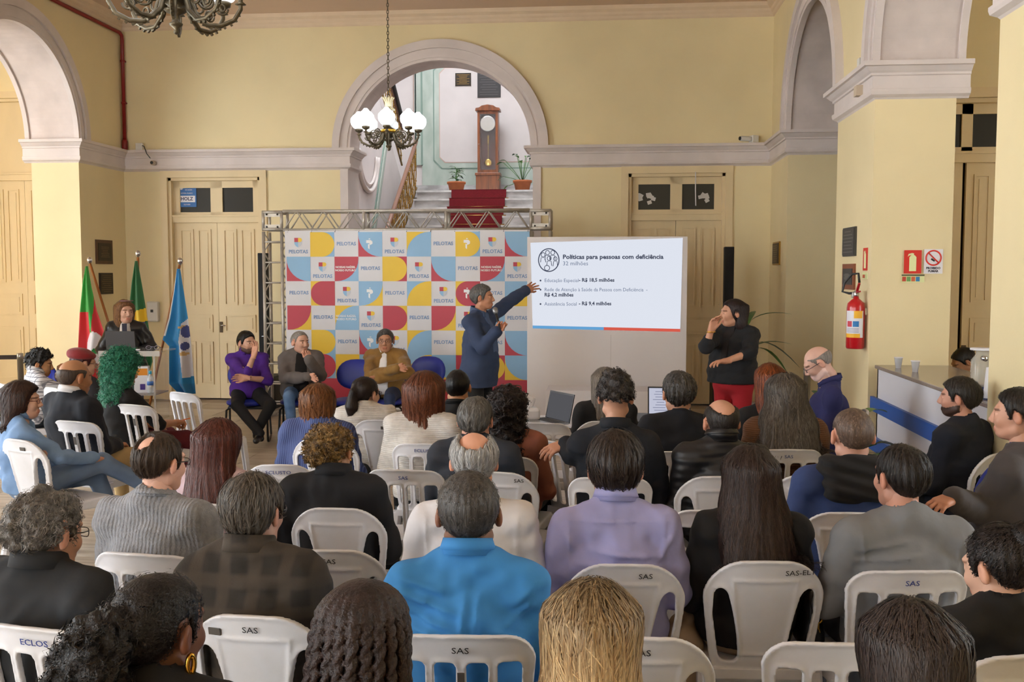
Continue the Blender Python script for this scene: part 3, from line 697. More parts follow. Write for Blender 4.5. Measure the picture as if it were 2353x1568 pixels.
for r, row in enumerate(ROWS):
    for c, code in enumerate(row.split()):
        x, z = BX+c*TS, BZT-(r+1)*TS; zb = max(z, BZB)
        if code in 'LT':
            if code == 'L': shield(c, r, x, z)
            o = text('PELOTAS', TS*.2, M_PTXT, bn, (x+TS*.5, YN-.004, z+TS*(.2 if code == 'L' else .52)), bold=.0016, sx=1.0)
            n = len(o.data.vertices); co = np.empty(n*3, np.float32); o.data.vertices.foreach_get('co', co); co = co.reshape(-1, 3); bwarp(co); o.data.vertices.foreach_set('co', co.ravel())
            continue
        mark = code[-1] if code[-1] in 'PN' else ''; core = code[:-1] if mark else code; kind, fg, bg = core[:-2], core[-2], core[-1]
        if bg != fg and kind != 'F': bmesh_obj(gridrect(x, x+TS, zb, z+TS, YN-.0018), 'tile_ground', CM[bg], bn)
        if z < BZB: bmesh_obj(gridrect(x, x+TS, zb, z+TS, YN-.003), 'tile_shape', CM[fg], bn)
        else: v, f = fan(shape_pts(kind), x, z, YN-.0034); bmesh_obj(MB().add(v, f), 'tile_shape', CM[fg], bn)
        if mark == 'P': pmark(x, z)
        if mark == 'N':
            for i, t in enumerate(('NOSSAS RAÍZES,', 'NOSSO FUTURO')):
                o = text(t, TS*.115, M_PWH, bn, (x+TS*.46, YN-.006, z+TS*(.57-.13*i)), bold=.001); n = len(o.data.vertices); co = np.empty(n*3, np.float32); o.data.vertices.foreach_get('co', co); co = co.reshape(-1, 3); bwarp(co); o.data.vertices.foreach_set('co', co.ravel())
for i in range(11):
    MB().tube([(BX+.02+i*(TS*10-.04)/10, YN-.006, BZT), (BX+.02+i*(TS*10-.04)/10, YN+.045, BZT+.05)], .004, 5).obj('cable_tie', M_BLACKM, bn)
# ------------------------------------------------------------------ white projection panel with the projected slide
YP = 11.9
pn = thing('projection_panel', 'large plain white panel standing beside the banner', 'panel', (0, 0, 0))
MB().bx(-.925, .965, YP, YP+.04, 0, 2.315).obj('panel_sheet', mat('panel_white', 'd6cfcd', .6, var=.03, scale=2), pn)
for x in (-.925+1.0,): MB().bx(x-.003, x+.003, YP-.002, YP, 0, 1.15).obj('sheet_joint', mat('joint_grey', 'bfb8b5', .7), pn)
for x in (-.7, .7): MB().bx(x-.03, x+.03, YP+.04, YP+.5, 0, .04).prism([(YP+.04, .02), (YP+.48, .02), (YP+.04, 1.2)], x-.015, x+.015, 'x').obj('rear_strut', mat('strut_wood', 'a58a63', .7), pn)
SLD = thing('projected_slide', 'bright projected slide with a budget list on the white panel', 'slide', (0, 0, 0))
YSL = YP-.004
C4 = [onY(*p, YSL) for p in ((1219, 558), (1569, 547), (1563, 763), (1224, 755))]
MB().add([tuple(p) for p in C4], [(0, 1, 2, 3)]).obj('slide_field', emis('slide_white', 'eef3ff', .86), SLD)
f = lambda a, b, t: a+(b-a)*t
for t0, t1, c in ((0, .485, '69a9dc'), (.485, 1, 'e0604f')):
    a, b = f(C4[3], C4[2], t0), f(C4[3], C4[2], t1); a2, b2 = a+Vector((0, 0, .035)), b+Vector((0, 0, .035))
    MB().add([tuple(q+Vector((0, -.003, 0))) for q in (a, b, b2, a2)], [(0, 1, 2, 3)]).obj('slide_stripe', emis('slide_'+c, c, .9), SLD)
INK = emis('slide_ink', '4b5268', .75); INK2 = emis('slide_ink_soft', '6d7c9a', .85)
YT = YSL-.004
wtext('Políticas para pessoas com deficiência', 1293, 591, YT, 9.5, INK, SLD, width_px=228, bold=.0022)
wtext('32 milhões', 1293, 606, YT, 9.0, INK2, SLD, width_px=57)
for y, a, wa, b, xb, wb in ((645, 'Educação Especial', 77, '- R$ 18,5 milhões', 1330, 81), (666, 'Rede de Atenção à Saúde da Pessoa com Deficiência  -', 234, None, 0, 0), (699, 'Assistência Social', 74, '- R$ 9,4 milhões', 1330, 74)):
    wtext(a, 1251, y, YT, 8, INK2, SLD, width_px=wa)
    if b: wtext(b, xb, y-1, YT, 8, INK, SLD, width_px=wb, bold=.0018)
    q = onY(1242, y, YT); MB().lathe([(0, 0), (.011, 0), (.011, .001), (0, .001)], q, 10, Matrix.Rotation(PI/2, 3, 'X')).obj('bullet', INK, SLD)
wtext('R$ 4,2 milhões', 1251, 678, YT, 8, INK, SLD, width_px=66, bold=.0018)
ic = onY(1261, 598, YT); k = YT/FPX; ring = MB()
ring.tube([(ic.x+23.5*k*math.cos(a), YT, ic.z+26*k*math.sin(a)) for a in [i*2*PI/32 for i in range(32)]], .006, 4, closed=True); ring.obj('icon_ring', INK, SLD)
for (x, y, r) in ((-13, 12, 4.5), (-3, 17, 4.5), (9, 17, 4.5), (1, 4, 4.5), (15, 3, 4)):
    h = MB().tube([(ic.x+k*(x+r*math.cos(a)), YT, ic.z+k*(y+r*1.15*math.sin(a))) for a in [i*2*PI/14 for i in range(14)]], .004, 4, closed=True)
    h.tube([(ic.x+k*(x-r*1.3), YT, ic.z+k*(y-17)), (ic.x+k*(x-r), YT, ic.z+k*(y-r-2)), (ic.x+k*(x+r), YT, ic.z+k*(y-r-2)), (ic.x+k*(x+r*1.3), YT, ic.z+k*(y-17))], .004, 4)
    h.obj('icon_figure', INK, SLD)
MB().tube([(ic.x+k*(-4+6*math.cos(a)), YT, ic.z+k*(-18+6*math.sin(a))) for a in [i*2*PI/14 for i in range(14)]], .004, 4, closed=True).obj('icon_wheel', INK, SLD)
wb = MB().bx(-.66, .60, 11.2, 11.72, 0, .56).obj('white_box', mat('box_white', 'cfc8c6', .5), bevel=.008, label='low white box standing before the projection panel', cat='box')
# ------------------------------------------------------------------ column loudspeakers
def column_speaker(label, loc, h, w=.12):
    T = thing('column_speaker', label, 'loudspeaker', loc)
    MB().bx(-.2, .2, -.22, .22, 0, .46).obj('subwoofer', mat('speaker_black', '141416', .6, bump=.2, bscale=200), T, bevel=.012)
    MB().tube([(0, 0, .46), (0, 0, .7)], .02).obj('pole', M_BLACKM, T)
    MB().bx(-w/2, w/2, -.06, .07, .62, h).obj('column', mat('speaker_cloth', '1c1d20', .8, bump=.3, bscale=400), T, bevel=.01)
    MB().bx(-.02, .02, -.064, -.06, 1.0, 1.012).obj('badge', M_STEEL, T)
column_speaker('tall slim black column loudspeaker beside the truss', (-4.73, 13.5, 0), 2.16)
column_speaker('tall slim black column loudspeaker behind the interpreter', (1.58, 13.0, 0), 2.22)
# ------------------------------------------------------------------ wall fittings
M_WHT = mat('white_plastic_fit', 'd5d2cc', .45)
p = onY(356, 716, YB); T = thing('towel_dispenser', 'white paper towel dispenser on the yellow wall behind the flags', 'dispenser', (p.x, YB, p.z))
MB().bx(-.085, .085, -.10, 0, -.15, .15).obj('cover', M_WHT, T, bevel=.02); MB().bx(-.02, .02, -.104, -.10, -.01, .03).obj('window', M_BLACKM, T)
M_WD = mat('plaque_wood', '5a3a22', .5, var=.3, scale=6)
plaque('plaque', 'dark plaque in a brown wooden frame above the other on the left pier', (XL, 13.55, 2.18), PI/2, .46, .34, M_BRZ, M_WD, 7, M_BRZL, .045)
plaque('plaque', 'dark ribbed bronze plaque below the framed one on the left pier', (XL, 13.58, 1.735), PI/2, .37, .30, M_BRZ, M_BRZ, 9, M_BRZL, .01)
plaque('plaque', 'narrow bronze plaque with gold edge beside the corner', (XR, 13.62, 2.145), -PI/2, .5, .31, M_BRZ, mat('gold_edge', 'a8843e', .35, metal=.8), 8, M_BRZL, .02)
plaque('plaque', 'dark metal plaque above the wooden one on the pier with the extinguisher', (XR, 9.62, 2.18), -PI/2, .46, .27, mat('lead_plaque', '4a4a48', .5, metal=.4), None, 7, mat('lead_line', '6a6a66', .5), .012)
plaque('plaque', 'small plaque on brown wooden board above the fire extinguisher', (XR, 9.62, 1.855), -PI/2, .44, .24, mat('lead_plaque', '4a4a48', .5), mat('board_wood', '8a4f33', .5, var=.2), 6, mat('lead_line', '6a6a66'), .045)
M_RED = mat('signal_red', 'cf2a1c', .4); M_GLOW = mat('sign_pale', 'dfe3a8', .5)
def ext_sign(T, w, h):
    MB().bx(-w/2, w/2, -.004, 0, -h/2, h/2).obj('board', M_RED, T)
    MB().prism([(-.2*w, -.4*h), (.2*w, -.4*h), (.2*w, .2*h), (.12*w, .27*h), (.05*w, .3*h), (.06*w, .36*h), (-.05*w, .38*h), (-.25*w, .34*h), (-.3*w, .22*h), (-.22*w, .27*h), (-.06*w, .3*h), (-.12*w, .27*h), (-.2*w, .2*h)], -.006, -.004).obj('pictogram', M_GLOW, T)
T = thing('fire_sign', 'red sign with pale extinguisher pictogram facing the audience', 'sign', (2.57, 8.87, 2.0)); ext_sign(T, .145, .2); T.location = (*onY(2097.5, 602, 8.865).xz[:1], 8.87, onY(2097.5, 602, 8.865).z)
p = onY(2145, 601, 8.865); T = thing('no_smoking_sign', 'white no smoking sign with red ring and bar', 'sign', (p.x, 8.87, p.z))
MB().bx(-.078, .078, -.004, 0, -.105, .105).obj('board', M_WHITEP, T)
MB().tube([(.062*math.cos(a), -.006, .03+.062*math.sin(a)) for a in [i*2*PI/28 for i in range(28)]], .007, 5, closed=True).tube([(-.043, -.006, .073), (.043, -.006, -.013)], .006, 5).obj('red_ring', M_RED, T)
MB().box((-.005, -.005, .012), (.035, .002, .014), R=Matrix.Rotation(.6, 3, 'Y')).obj('cigarette', M_BLACKM, T)
text('PROIBIDO', .026, mat('ink_dark', '2a2a38', .6), T, (0, -.005, -.058), bold=.001); text('FUMAR', .026, mat('ink_dark', '2a2a38'), T, (0, -.005, -.084), bold=.001)
p = onY(2098, 640, 8.865); T = thing('instruction_label', 'small strip of coloured safety pictograms under the red sign', 'sign', (p.x, 8.87, p.z))
MB().bx(-.095, .095, -.003, 0, -.034, .034).obj('board', M_GLOW, T); MB().bx(-.095, .095, -.005, -.003, .020, .034).obj('header', mat('olive_ink', '5a5a3a'), T)
for i, c in enumerate(('b8402a', '6a9a58', 'c8603a', '2a7ab0')): MB().bx(-.09+i*.038, -.058+i*.038, -.005, -.003, -.026, .014).obj('pictogram', mat('pic_'+c, c, .5), T)
p = onX(1989, 596, XR); T = thing('fire_sign', 'narrow looking red extinguisher sign on the bright pier face', 'sign', (XR, p.y, p.z), -PI/2); ext_sign(T, .15, .2)
p = onX(1988, 634, XR); T = thing('instruction_label', 'tiny pale instruction label on the bright pier face', 'sign', (XR, p.y, p.z), -PI/2); MB().bx(-.09, .09, -.003, 0, -.03, .03).obj('board', M_GLOW, T); MB().bx(-.07, .0, -.005, -.003, -.02, .01).obj('pictogram', mat('pic_c8603a', 'c8603a'), T)
# fire extinguisher
p = onX(1966, 740, XR-.09); T = thing('fire_extinguisher', 'red fire extinguisher hanging on the pier with black hose', 'extinguisher', (XR-.09, p.y, 1.225))
r = .078
MB().lathe([(0, 0), (r*.9, 0), (r, .012), (r, .36), (r*.9, .40), (r*.5, .43), (.025, .44), (.022, .46)], n=28).obj('cylinder', mat('ext_red', 'b8121c', .3, coat=.4), T)
ML = [mat('ext_lab_w', 'dcdce4', .5), mat('ext_lab_y', 'efb52a', .5), mat('ext_lab_b', '2a78b8', .5), mat('ext_lab_r', 'c83a4a', .5), mat('ext_lab_line', '8a8aa0', .5)]
def wrap(name, a0, a1, z0, z1, m, o=.0012):
    n = 10; vs = []; 
    for i in range(n+1):
        a = a0+(a1-a0)*i/n; vs += [((r+o)*math.cos(a), (r+o)*math.sin(a), z0), ((r+o)*math.cos(a), (r+o)*math.sin(a), z1)]
    MB().add(vs, [(2*i, 2*i+2, 2*i+3, 2*i+1) for i in range(n)], True).obj(name, m, T)
c0 = -2.05
wrap('label', c0-1.0, c0+1.15, .10, .335, ML[0]); wrap('label_band', c0-1.0, c0+.75, .10, .135, ML[1], .002); wrap('label_band', c0+.05, c0+1.0, .27, .335, ML[1], .002)
wrap('label_square', c0-.75, c0-.15, .195, .245, ML[3], .002); wrap('label_square', c0-.05, c0+.6, .195, .245, ML[2], .002)
for i in range(4): wrap('label_line', c0-.8, c0+.6, .145+i*.011, .149+i*.011, ML[4], .002)
MB().lathe([(.02, .455), (.024, .47), (.024, .50), (.012, .51)], n=12).bx(-.012, .012, -.03, .02, .48, .51).obj('valve', M_STEEL, T)
MB().box((0, -.055, .50), (.02, .12, .012), R=Matrix.Rotation(-.1, 3, 'X')).box((0, -.06, .54), (.02, .10, .012), R=Matrix.Rotation(-.75, 3, 'X')).obj('lever', mat('lever_red', 'a81522', .4), T)
MB().tube([(0, .02, .49), (-.05, .05, .485), (-.10, .08, .50), (-.085, .07, .58), (-.03, .03, .655), (.015, .0, .66), (.02, -.02, .58)], .011, 8).obj('hose', M_BLACKM, T)
MB().bx(.07, .095, -.03, .03, .30, .36).obj('bracket', M_STEEL, T)
MB().lathe([(0, 0), (.026, 0), (.026, .02), (0, .02)], (-.03, .03, .47), 12, Matrix.Rotation(PI/2, 3, 'Y')).obj('gauge', mat('gauge', 'b9b9b4', .3), T)
# red conduit in the left corner
MP = mat('conduit_red', '7e0f10', .4)
T = thing('red_conduit', 'dark red conduit running down the corner from the ceiling', 'pipe', (0, 0, 0))
MB().tube([(XL+.05, 6.0, 5.36), (XL+.05, YB-.12, 5.36), (XL+.05, YB-.06, 5.33), (XL+.05, YB-.05, 5.26), (XL+.05, YB-.05, 3.84)], .026, 10).obj('tube', MP, T)
MB().lathe([(0, 0), (.036, 0), (.042, .02), (.042, .12), (.028, .15)], (XL+.05, YB-.05, 3.69), 12).obj('end_cap', MP, T)
for z in (4.95, 4.35): MB().lathe([(.026, 0), (.034, 0), (.034, .03), (.026, .03)], (XL+.05, YB-.05, z), 12).bx(XL+.02, XL+.08, YB-.05, YB, z+.005, z+.025).obj('clip', MP, T)
# small security cameras on the cornice
def secur(label, p, rz, dome=None):
    T = thing('security_camera', label, 'camera', p, rz)
    MB().bx(-.05, .05, -.05, .05, 0, .10).obj('junction_box', M_WHT, T, bevel=.008); MB().lathe([(.03, 0), (.035, .02), (.035, .16), (.025, .17)], (0, -.05, .05), 14, Matrix.Rotation(PI/2, 3, 'X')).obj('camera_body', M_WHT, T)
    MB().lathe([(0, 0), (.026, 0), (.026, .01), (0, .01)], (0, -.222, .05), 14, Matrix.Rotation(PI/2, 3, 'X')).obj('lens', M_BLACKM, T)
    return T
p = onY(1732, 328, YB-.08); secur('small white security camera sitting on the right cornice', (p.x, YB-.08, 3.676), -1.1)
p = onY(322, 345, YB-.06); T = thing('junction_box', 'small white box on the left cornice with a black cable', 'box', (p.x, YB-.07, 3.676))
MB().bx(-.05, .05, -.04, .04, 0, .10).obj('cover', M_WHT, T, bevel=.008); MB().tube([(.05, -.03, .06), (.09, -.05, .05), (.14, -.08, -.06), (.2, -.09, -.13)], .006, 6).obj('cable', M_BLACKM, T)
p = onY(354, 375, YB-.06); T = thing('security_camera', 'tiny camera fixed to the front of the left cornice', 'camera', (p.x, YB-.08, p.z))
MB().lathe([(.02, 0), (.035, .01), (.035, .08), (.02, .09)], (0, .04, 0), 14, Matrix.Rotation(PI/2, 3, 'X')).obj('camera_body', mat('beige_plastic', 'bfae98', .5), T); MB().lathe([(0, 0), (.022, 0), (.022, .01), (0, .01)], (0, -.052, 0), 14, Matrix.Rotation(PI/2, 3, 'X')).obj('lens', M_BLACKM, T)
p = onX(1962, 215, XR-.1); T = thing('junction_box', 'small beige box on the right pier cornice', 'box', (XR-.05, p.y, 3.50), -PI/2); MB().bx(-.05, .05, -.04, .02, -.045, .045).obj('cover', mat('beige_plastic', 'bfae98'), T)
p = onX(1966, 165, XR-.1); T = thing('junction_box', 'small white box standing above the right pier cornice', 'box', (XR-.05, p.y, 3.676), -PI/2); MB().bx(-.04, .04, -.03, .03, 0, .10).obj('cover', M_WHT, T)
# ------------------------------------------------------------------ chandeliers
M_OLD = mat('old_bronze', '6e6450', .45, metal=.8, var=.4, scale=25)
M_CRY = mat('crystal_cream', 'd8cfa8', .2, spec=.8)
def chandelier(label, loc, n=8, dark=(), a0=.2, scale=1.):
    T = thing('chandelier', label, 'chandelier', loc); T.scale = (scale,)*3
    MB().lathe([(0, -.225), (.012, -.219), (.014, -.208), (.008, -.197), (.032, -.178), (.036, -.167), (.02, -.155), (.018, -.125), (.05, -.108), (.062, -.095), (.03, -.085), (.06, -.06), (.09, -.03), (.09, .0), (.075, .02), (.04, .04), (.02, .06), (.018, .26)], n=20).obj('stem', M_OLD, T)
    MB().lathe([(.091, -.02), (.094, 0), (.091, .015)], n=20).obj('gold_band', mat('gold_band', 'd0a23c', .3, metal=.9), T)
    for k in range(10):
        a = k*2*PI/10; c, s_ = math.cos(a), math.sin(a)
        MB().tube([(.02*c, .02*s_, .24), (.045*c, .045*s_, .26), (.075*c, .075*s_, .235)], .007, 5).tube([(.03*c, .03*s_, .27), (.035*c, .035*s_, .33), (.055*c, .055*s_, .37), (.07*c, .07*s_, .375)], .010, 5).obj('crystal_spray', M_CRY, T)
    MB().lathe([(.02, .26), (.045, .28), (.035, .34), (.05, .37), (.0, .375)], n=14).obj('crystal_vase', M_CRY, T)
    arm = MB(); pts = [(.07, 0, -.02), (.10, 0, -.11), (.16, 0, -.165), (.23, 0, -.165), (.30, 0, -.13), (.335, 0, -.07), (.335, 0, -.02)]
    P = [Vector(q) for q in pts]; fine = []
    for i in range(len(P)-1):
        for j in range(4): fine.append(P[i].lerp(P[i+1], j/4))
    fine.append(P[-1]); arm.tube(fine, [.015-.004*i/len(fine) for i in range(len(fine))], 7)
    for i in range(3, 22, 2):
        q = fine[i]; arm.box((q.x, 0, q.z-.014), (.022, .012, .012), R=Matrix.Rotation(-.5+.1*i, 3, 'Y'))
    arm.tube([(.16+.055*math.cos(t)*(1-t/16), 0, -.04+.055*math.sin(t)*(1-t/16)) for t in [i*.5 for i in range(22)]], .007, 5)
    arm.tube([(.235+.035*math.cos(-t)*(1-t/14), 0, -.075+.035*math.sin(-t)*(1-t/14)) for t in [i*.5 for i in range(20)]], .006, 5)
    am = arm.mesh('arm'); am.materials.append(M_OLD)
    cup = MB().lathe([(.008, -.05), (.03, -.045), (.012, -.03), (.012, -.02), (.042, -.005), (.046, .02), (.03, .022)], n=16).mesh('candle_cup'); cup.materials.append(M_OLD)
    R = .095; prof = [(.035, 0), (.06, .012), (.088, .05), (R, .085), (.09, .12), (.066, .15), (.042, .168), (.030, .182), (.02, .195), (0, .20)]
    gl = MB().lathe(prof, n=24).mesh('globe'); gl.materials.append(emis('globe_lit', 'f4f7ff', LAMP)); gd = MB().lathe(prof, n=24).mesh('globe'); gd.materials.append(mat('globe_unlit', 'd8dede', .3))
    for k in range(n):
        a = a0+k*2*PI/n; o = bpy.data.objects.new('arm', am); link(o, T); o.rotation_euler = (0, 0, a)
        for me, dz in ((cup, 0), (gd if k in dark else gl, .02)):
            o2 = bpy.data.objects.new(me.name.split('.')[0], me); link(o2, T); o2.location = (.335*math.cos(a), .335*math.sin(a), dz)
    top = (CZ-loc[2])/scale; z = .375; lk = MB().tube([(.011*math.cos(t), 0, .024*math.sin(t)) for t in [i*2*PI/12 for i in range(12)]], .0045, 5, closed=True).mesh('chain_link'); lk.materials.append(M_OLD)
    i = 0
    while z < top-.03:
        o = bpy.data.objects.new('chain_link', lk); link(o, T); o.location = (0, 0, z+.02); o.rotation_euler = (0, 0, (i % 2)*PI/2); z += .039; i += 1
    MB().lathe([(.01, top-.08), (.06, top-.04), (.07, top)], n=16).obj('canopy', M_OLD, T)
    return T
p = onY(893, 300, 11.3); chandelier('bronze chandelier with glowing white globes hanging before the stair arch', (p.x, 11.3, 3.50), dark=(4,), a0=-PI/2+.15)
p = onY(405, 80, 5.75); chandelier('larger looking bronze chandelier cut off by the ceiling edge', (p.x, 5.75, p.z+.225*1.1), dark=(0,), a0=.35, scale=1.1)
# ------------------------------------------------------------------ flags on poles
def flag(label, Y, top, foot, left, right, vr, color, folds, seed):
    """drooping flag: left/right = outline x at heights given as lists of (px, py)"""
    rs = random.Random(seed)
    tp = onY(*top, Y); bp = onY(*foot, Y+.1); T = thing('flag', label, 'flag', (bp.x, bp.y, 0))
    o0 = Vector((bp.x, bp.y, 0)); dirv = (tp-bp); base = bp-dirv*((bp.z-.02)/dirv.z)
    MB().tube([base-o0, tp-o0], .016, 8).obj('pole', mat('pole_wood', '9a5a22', .4, var=.2, scale=5), T)
    MB().lathe([(.008, -.03), (.016, -.012), (.03, .0), (.036, .03), (.026, .06), (0, .068)], tp-o0, 16).obj('finial', mat('chrome', 'd5d5d8', .12, metal=1.), T)
    MB().lathe([(.14, 0), (.14, .02), (.03, .05), (.03, .12)], base-o0, 20).obj('flag_base', M_STEEL, T)
    def ix(L, y):
        for (x0, y0), (x1, y1) in zip(L, L[1:]):
            if y <= y1: return x0+(x1-x0)*max(0, (y-y0)/(y1-y0))
        return L[-1][0]
    y0, y1 = vr; NU, NV = 64, 120; V = []; mats = []; F = []; mi = []
    for j in range(NV+1):
        py = y0+(y1-y0)*j/NV; a, b = ix(left, py), ix(right, py); t = j/NV
        for i in range(NU+1):
            u = i/NU; q = onY(a+(b-a)*u, py, Y)
            V.append((q.x-o0.x, q.y-o0.y-.05-(.012+.05*t)*math.sin(u*folds*2*PI+1.3+t)*(1-.3*u)-.02*math.sin(u*PI), q.z))
    for j in range(NV):
        for i in range(NU):
            py = y0+(y1-y0)*(j+.5)/NV; a, b = ix(left, py), ix(right, py); px = a+(b-a)*(i+.5)/NU; c = color(px, py, (i+.5)/NU)
            if c not in mats: mats.append(c)
            q = j*(NU+1)+i; F.append((q, q+1, q+NU+2, q+NU+1)); mi.append(mats.index(c))
    me = bpy.data.meshes.new('flag_cloth'); me.from_pydata(V, [], F); me.polygons.foreach_set('use_smooth', [True]*len(F)); me.polygons.foreach_set('material_index', mi)
    o = mobj('flag_cloth', me, [mat('flag_'+c, c, .6, sheen=.3) for c in mats], T)
    s_ = o.modifiers.new('s', 'SOLIDIFY'); s_.thickness = .003
    return T
def c_rs(x, y, u):
    if (x-222)**2/19**2+(y-800)**2/38**2 < 1: return 'dcd8da' if not ((x-226)**2+(y-806)**2 < 40) else '2f8f4a'
    if x > 226+(y-700)*.15 and y > 800: return 'd8b32a' if y < 830 else ('c81f2a' if x < 238 else 'c81f2a')
    if x < 212+(y-700)*.02: return '2f9a36' if y < 716 else 'd01f26'
    if x < 219: return '2f9a36' if y < 780 else 'd01f26'
    return 'dedbdc' if x > 216+(y-640)*.21+10 else 'c51f28'
flag('green red and white flag on the pole nearest the left pier', 11.9, (206, 603), (255, 760), [(203, 612), (197, 650), (191, 720), (188, 800), (190, 905)], [(206, 612), (214, 660), (226, 715), (245, 770), (240, 810), (229, 850), (226, 905)], (612, 905), c_rs, 1.6, 1)
def c_br(x, y, u):
    yy = y-(x-317)*-.35
    if 715 < yy < 738+ (x-300)*.2: return 'e0b81e'
    if x > 334+ (y-700)*.06 or yy <= 715: return '17602f'
    if x > 330: return '2a3fa0' if y < 830 else 'd8b020'
    return 'd8d8e0' if int(x*7+y*3) % 41 == 0 else '22358c'
flag('green flag with yellow band and starry blue disc behind the lectern', 12.0, (317, 588), (318, 760), [(316, 600), (309, 650), (304, 710), (306, 760), (322, 860)], [(320, 600), (331, 660), (341, 720), (349, 770), (356, 830), (350, 850)], (600, 850), c_br, 1.7, 2)
def c_bl(x, y, u):
    if (x-432)**2/10**2+(y-762)**2/14**2 < 1 or ((x-430)**2/8**2+(y-795)**2/9**2 < 1): return '3a4280'
    if (x-428)**2/12**2+(y-752)**2/4**2 < 1 or (x-428)**2/10**2+(y-812)**2/4**2 < 1: return 'c9a468'
    if x > 418+(abs(y-785)*.12) and y > 725+(440-x)*1.1 and y < 870-(x-418)*.2: return 'd4d4dc'
    return 'dfe2e6' if (u < .06 and y < 770) else ('1f86c4' if y < 880 else '1a78b4')
flag('light blue flag with white field and shield emblem before the left door', 11.7, (414, 605), (372, 800), [(412, 618), (405, 670), (395, 730), (381, 780), (396, 795), (396, 880), (420, 905)], [(417, 618), (425, 670), (434, 730), (441, 790), (446, 850), (452, 912)], (618, 905), c_bl, 1.5, 3)
# ------------------------------------------------------------------ acrylic lectern
M_ACR = mat('acrylic', 'c8cccc', .08, alpha=.16, spec=.6); M_ACE = mat('acrylic_edge', 'cfcac4', .15, alpha=.45)
LP = onZ(320, 803, 1.10); T = thing('lectern', 'clear acrylic lectern with a lower shelf', 'lectern', (LP.x, LP.y, 0), .06)
MB().bx(-.33, .30, -.22, .22, 1.08, 1.095).obj('desk_top', M_ACR, T); MB().bx(-.33, .30, -.225, -.215, 1.045, 1.10).obj('desk_lip', M_ACE, T)
for x in (-.24, .225): MB().bx(x-.006, x+.006, -.18, .18, .02, 1.08).obj('side_panel', M_ACR, T); MB().bx(x-.008, x+.008, -.19, -.178, .02, 1.08).obj('panel_edge', M_ACE, T)
MB().bx(-.24, .225, -.18, .18, .64, .655).obj('shelf', mat('shelf_grey', '9a9696', .2, alpha=.8), T); MB().bx(-.3, .3, -.22, .22, 0, .02).obj('base', M_ACR, T)
q = Vector((LP.x, LP.y, 0))
T = thing('laptop', 'dark tablet computer in a folio standing open on the lectern', 'laptop', q+Vector((-.175, -.03, 1.096)), .05)
MB().box((0, -.02, .095), (.31, .012, .20), R=Matrix.Rotation(.12, 3, 'X')).obj('lid', mat('folio_grey', '2f2c2c', .6), T, bevel=.004); MB().box((0, .09, .008), (.31, .20, .012)).obj('keyboard', M_BLACKM, T); MB().box((.03, -.034, .182), (.18, .003, .008)).obj('hinge_strip', mat('strip_grey', '857c78', .5), T)
T = thing('sunglasses', 'pair of spectacles lying on the lectern top', 'glasses', q+Vector((.16, -.03, 1.098)))
for x in (-.045, .045): MB().tube([(x+.028*math.cos(a), .0, .022+.02*math.sin(a)) for a in [i*2*PI/14 for i in range(14)]], .004, 5, closed=True).obj('lens_rim', mat('grey_violet', '6a6470', .4), T)
MB().tube([(-.02, 0, .03), (.02, 0, .03)], .004, 5).tube([(-.07, 0, .03), (-.05, .10, .01)], .004, 5).tube([(.07, 0, .03), (.05, .10, .01)], .004, 5).obj('temples', mat('grey_violet', '6a6470'), T)
o = MB().bx(-.05, .05, -.03, .03, 0, .012).obj('paper_stack', M_WHITEP, label='small stack of white cards on the lectern top', cat='paper'); o.location = q+Vector((.0, -.10, 1.097)); o.rotation_euler = (0, 0, .3)
T = thing('water_bottle', 'clear plastic water bottle with blue cap on the lectern shelf', 'bottle', q+Vector((.14, -.06, .656)))
MB().lathe([(.03, 0), (.033, .02), (.033, .13), (.026, .16), (.012, .19), (.012, .20)], n=16).obj('bottle_body', mat('bottle_clear', 'dfe6ea', .08, alpha=.45), T); MB().lathe([(.0335, .08), (.0335, .12)], n=16).obj('label_band', mat('label_blue', '3f6fb8', .5), T); MB().lathe([(.015, .195), (.015, .225), (0, .226)], n=12).obj('cap', mat('cap_blue', '35b0d8', .4), T)
T = thing('gift_box', 'white box printed with orange and purple on the lectern shelf', 'box', q+Vector((.02, -.02, .656)), .25)
MB().bx(-.06, .08, -.05, .05, 0, .27).obj('carton', M_WHITEP, T); MB().bx(-.055, .075, -.052, -.05, .18, .25).obj('orange_print', mat('orange_print', 'd98a2a', .5), T); MB().bx(.0, .05, -.053, -.05, .03, .09).obj('purple_print', mat('purple_print', '4a3580', .5), T)
# ------------------------------------------------------------------ information counter in the right arch
CT = thing('counter', 'white reception counter with blue stripes in the right arch', 'counter', (2.34, 7.5, 0))
L0, L1 = -1.30, 1.28
MB().bx(0, .03, L0, L1, 0, 1.07).obj('front_board', mat('counter_white', 'd4d3da', .4), CT); MB().bx(0, .55, L1-.03, L1, 0, 1.07).bx(0, .55, L0, L0+.03, 0, 1.07).obj('end_board', mat('counter_white', 'd4d3da'), CT)
MB().bx(-.02, .60, L0-.03, L1+.02, 1.07, 1.10).obj('counter_top', mat('counter_grey', '8d8078', .18, var=.15, scale=60), CT, bevel=.006)
for z0, z1 in ((.70, .82), (.36, .48)): MB().bx(-.03, .0, L0, L1+.10, z0, z1).obj('blue_stripe', mat('stripe_blue', '1f55a5', .45), CT)
M_CUP = mat('cup_clear', 'e4e6ea', .12, alpha=.5)
for i, (px, py) in enumerate(((2064, 846), (2103, 855))):
    q = onZ(px, py, 1.10); T = thing('plastic_cup', ['clear plastic cup nearest the pier on the counter', 'clear plastic cup further along the counter edge'][i], 'cup', q)
    MB().lathe([(.022, 0), (.034, .088), (.036, .09), (.033, .088), (.021, .004), (0, .004)], n=18).obj('cup_wall', M_CUP, T); MB().lathe([(.0365, .086), (.0375, .088), (.0365, .091)], n=18).obj('cup_rim', M_WHITEP, T)
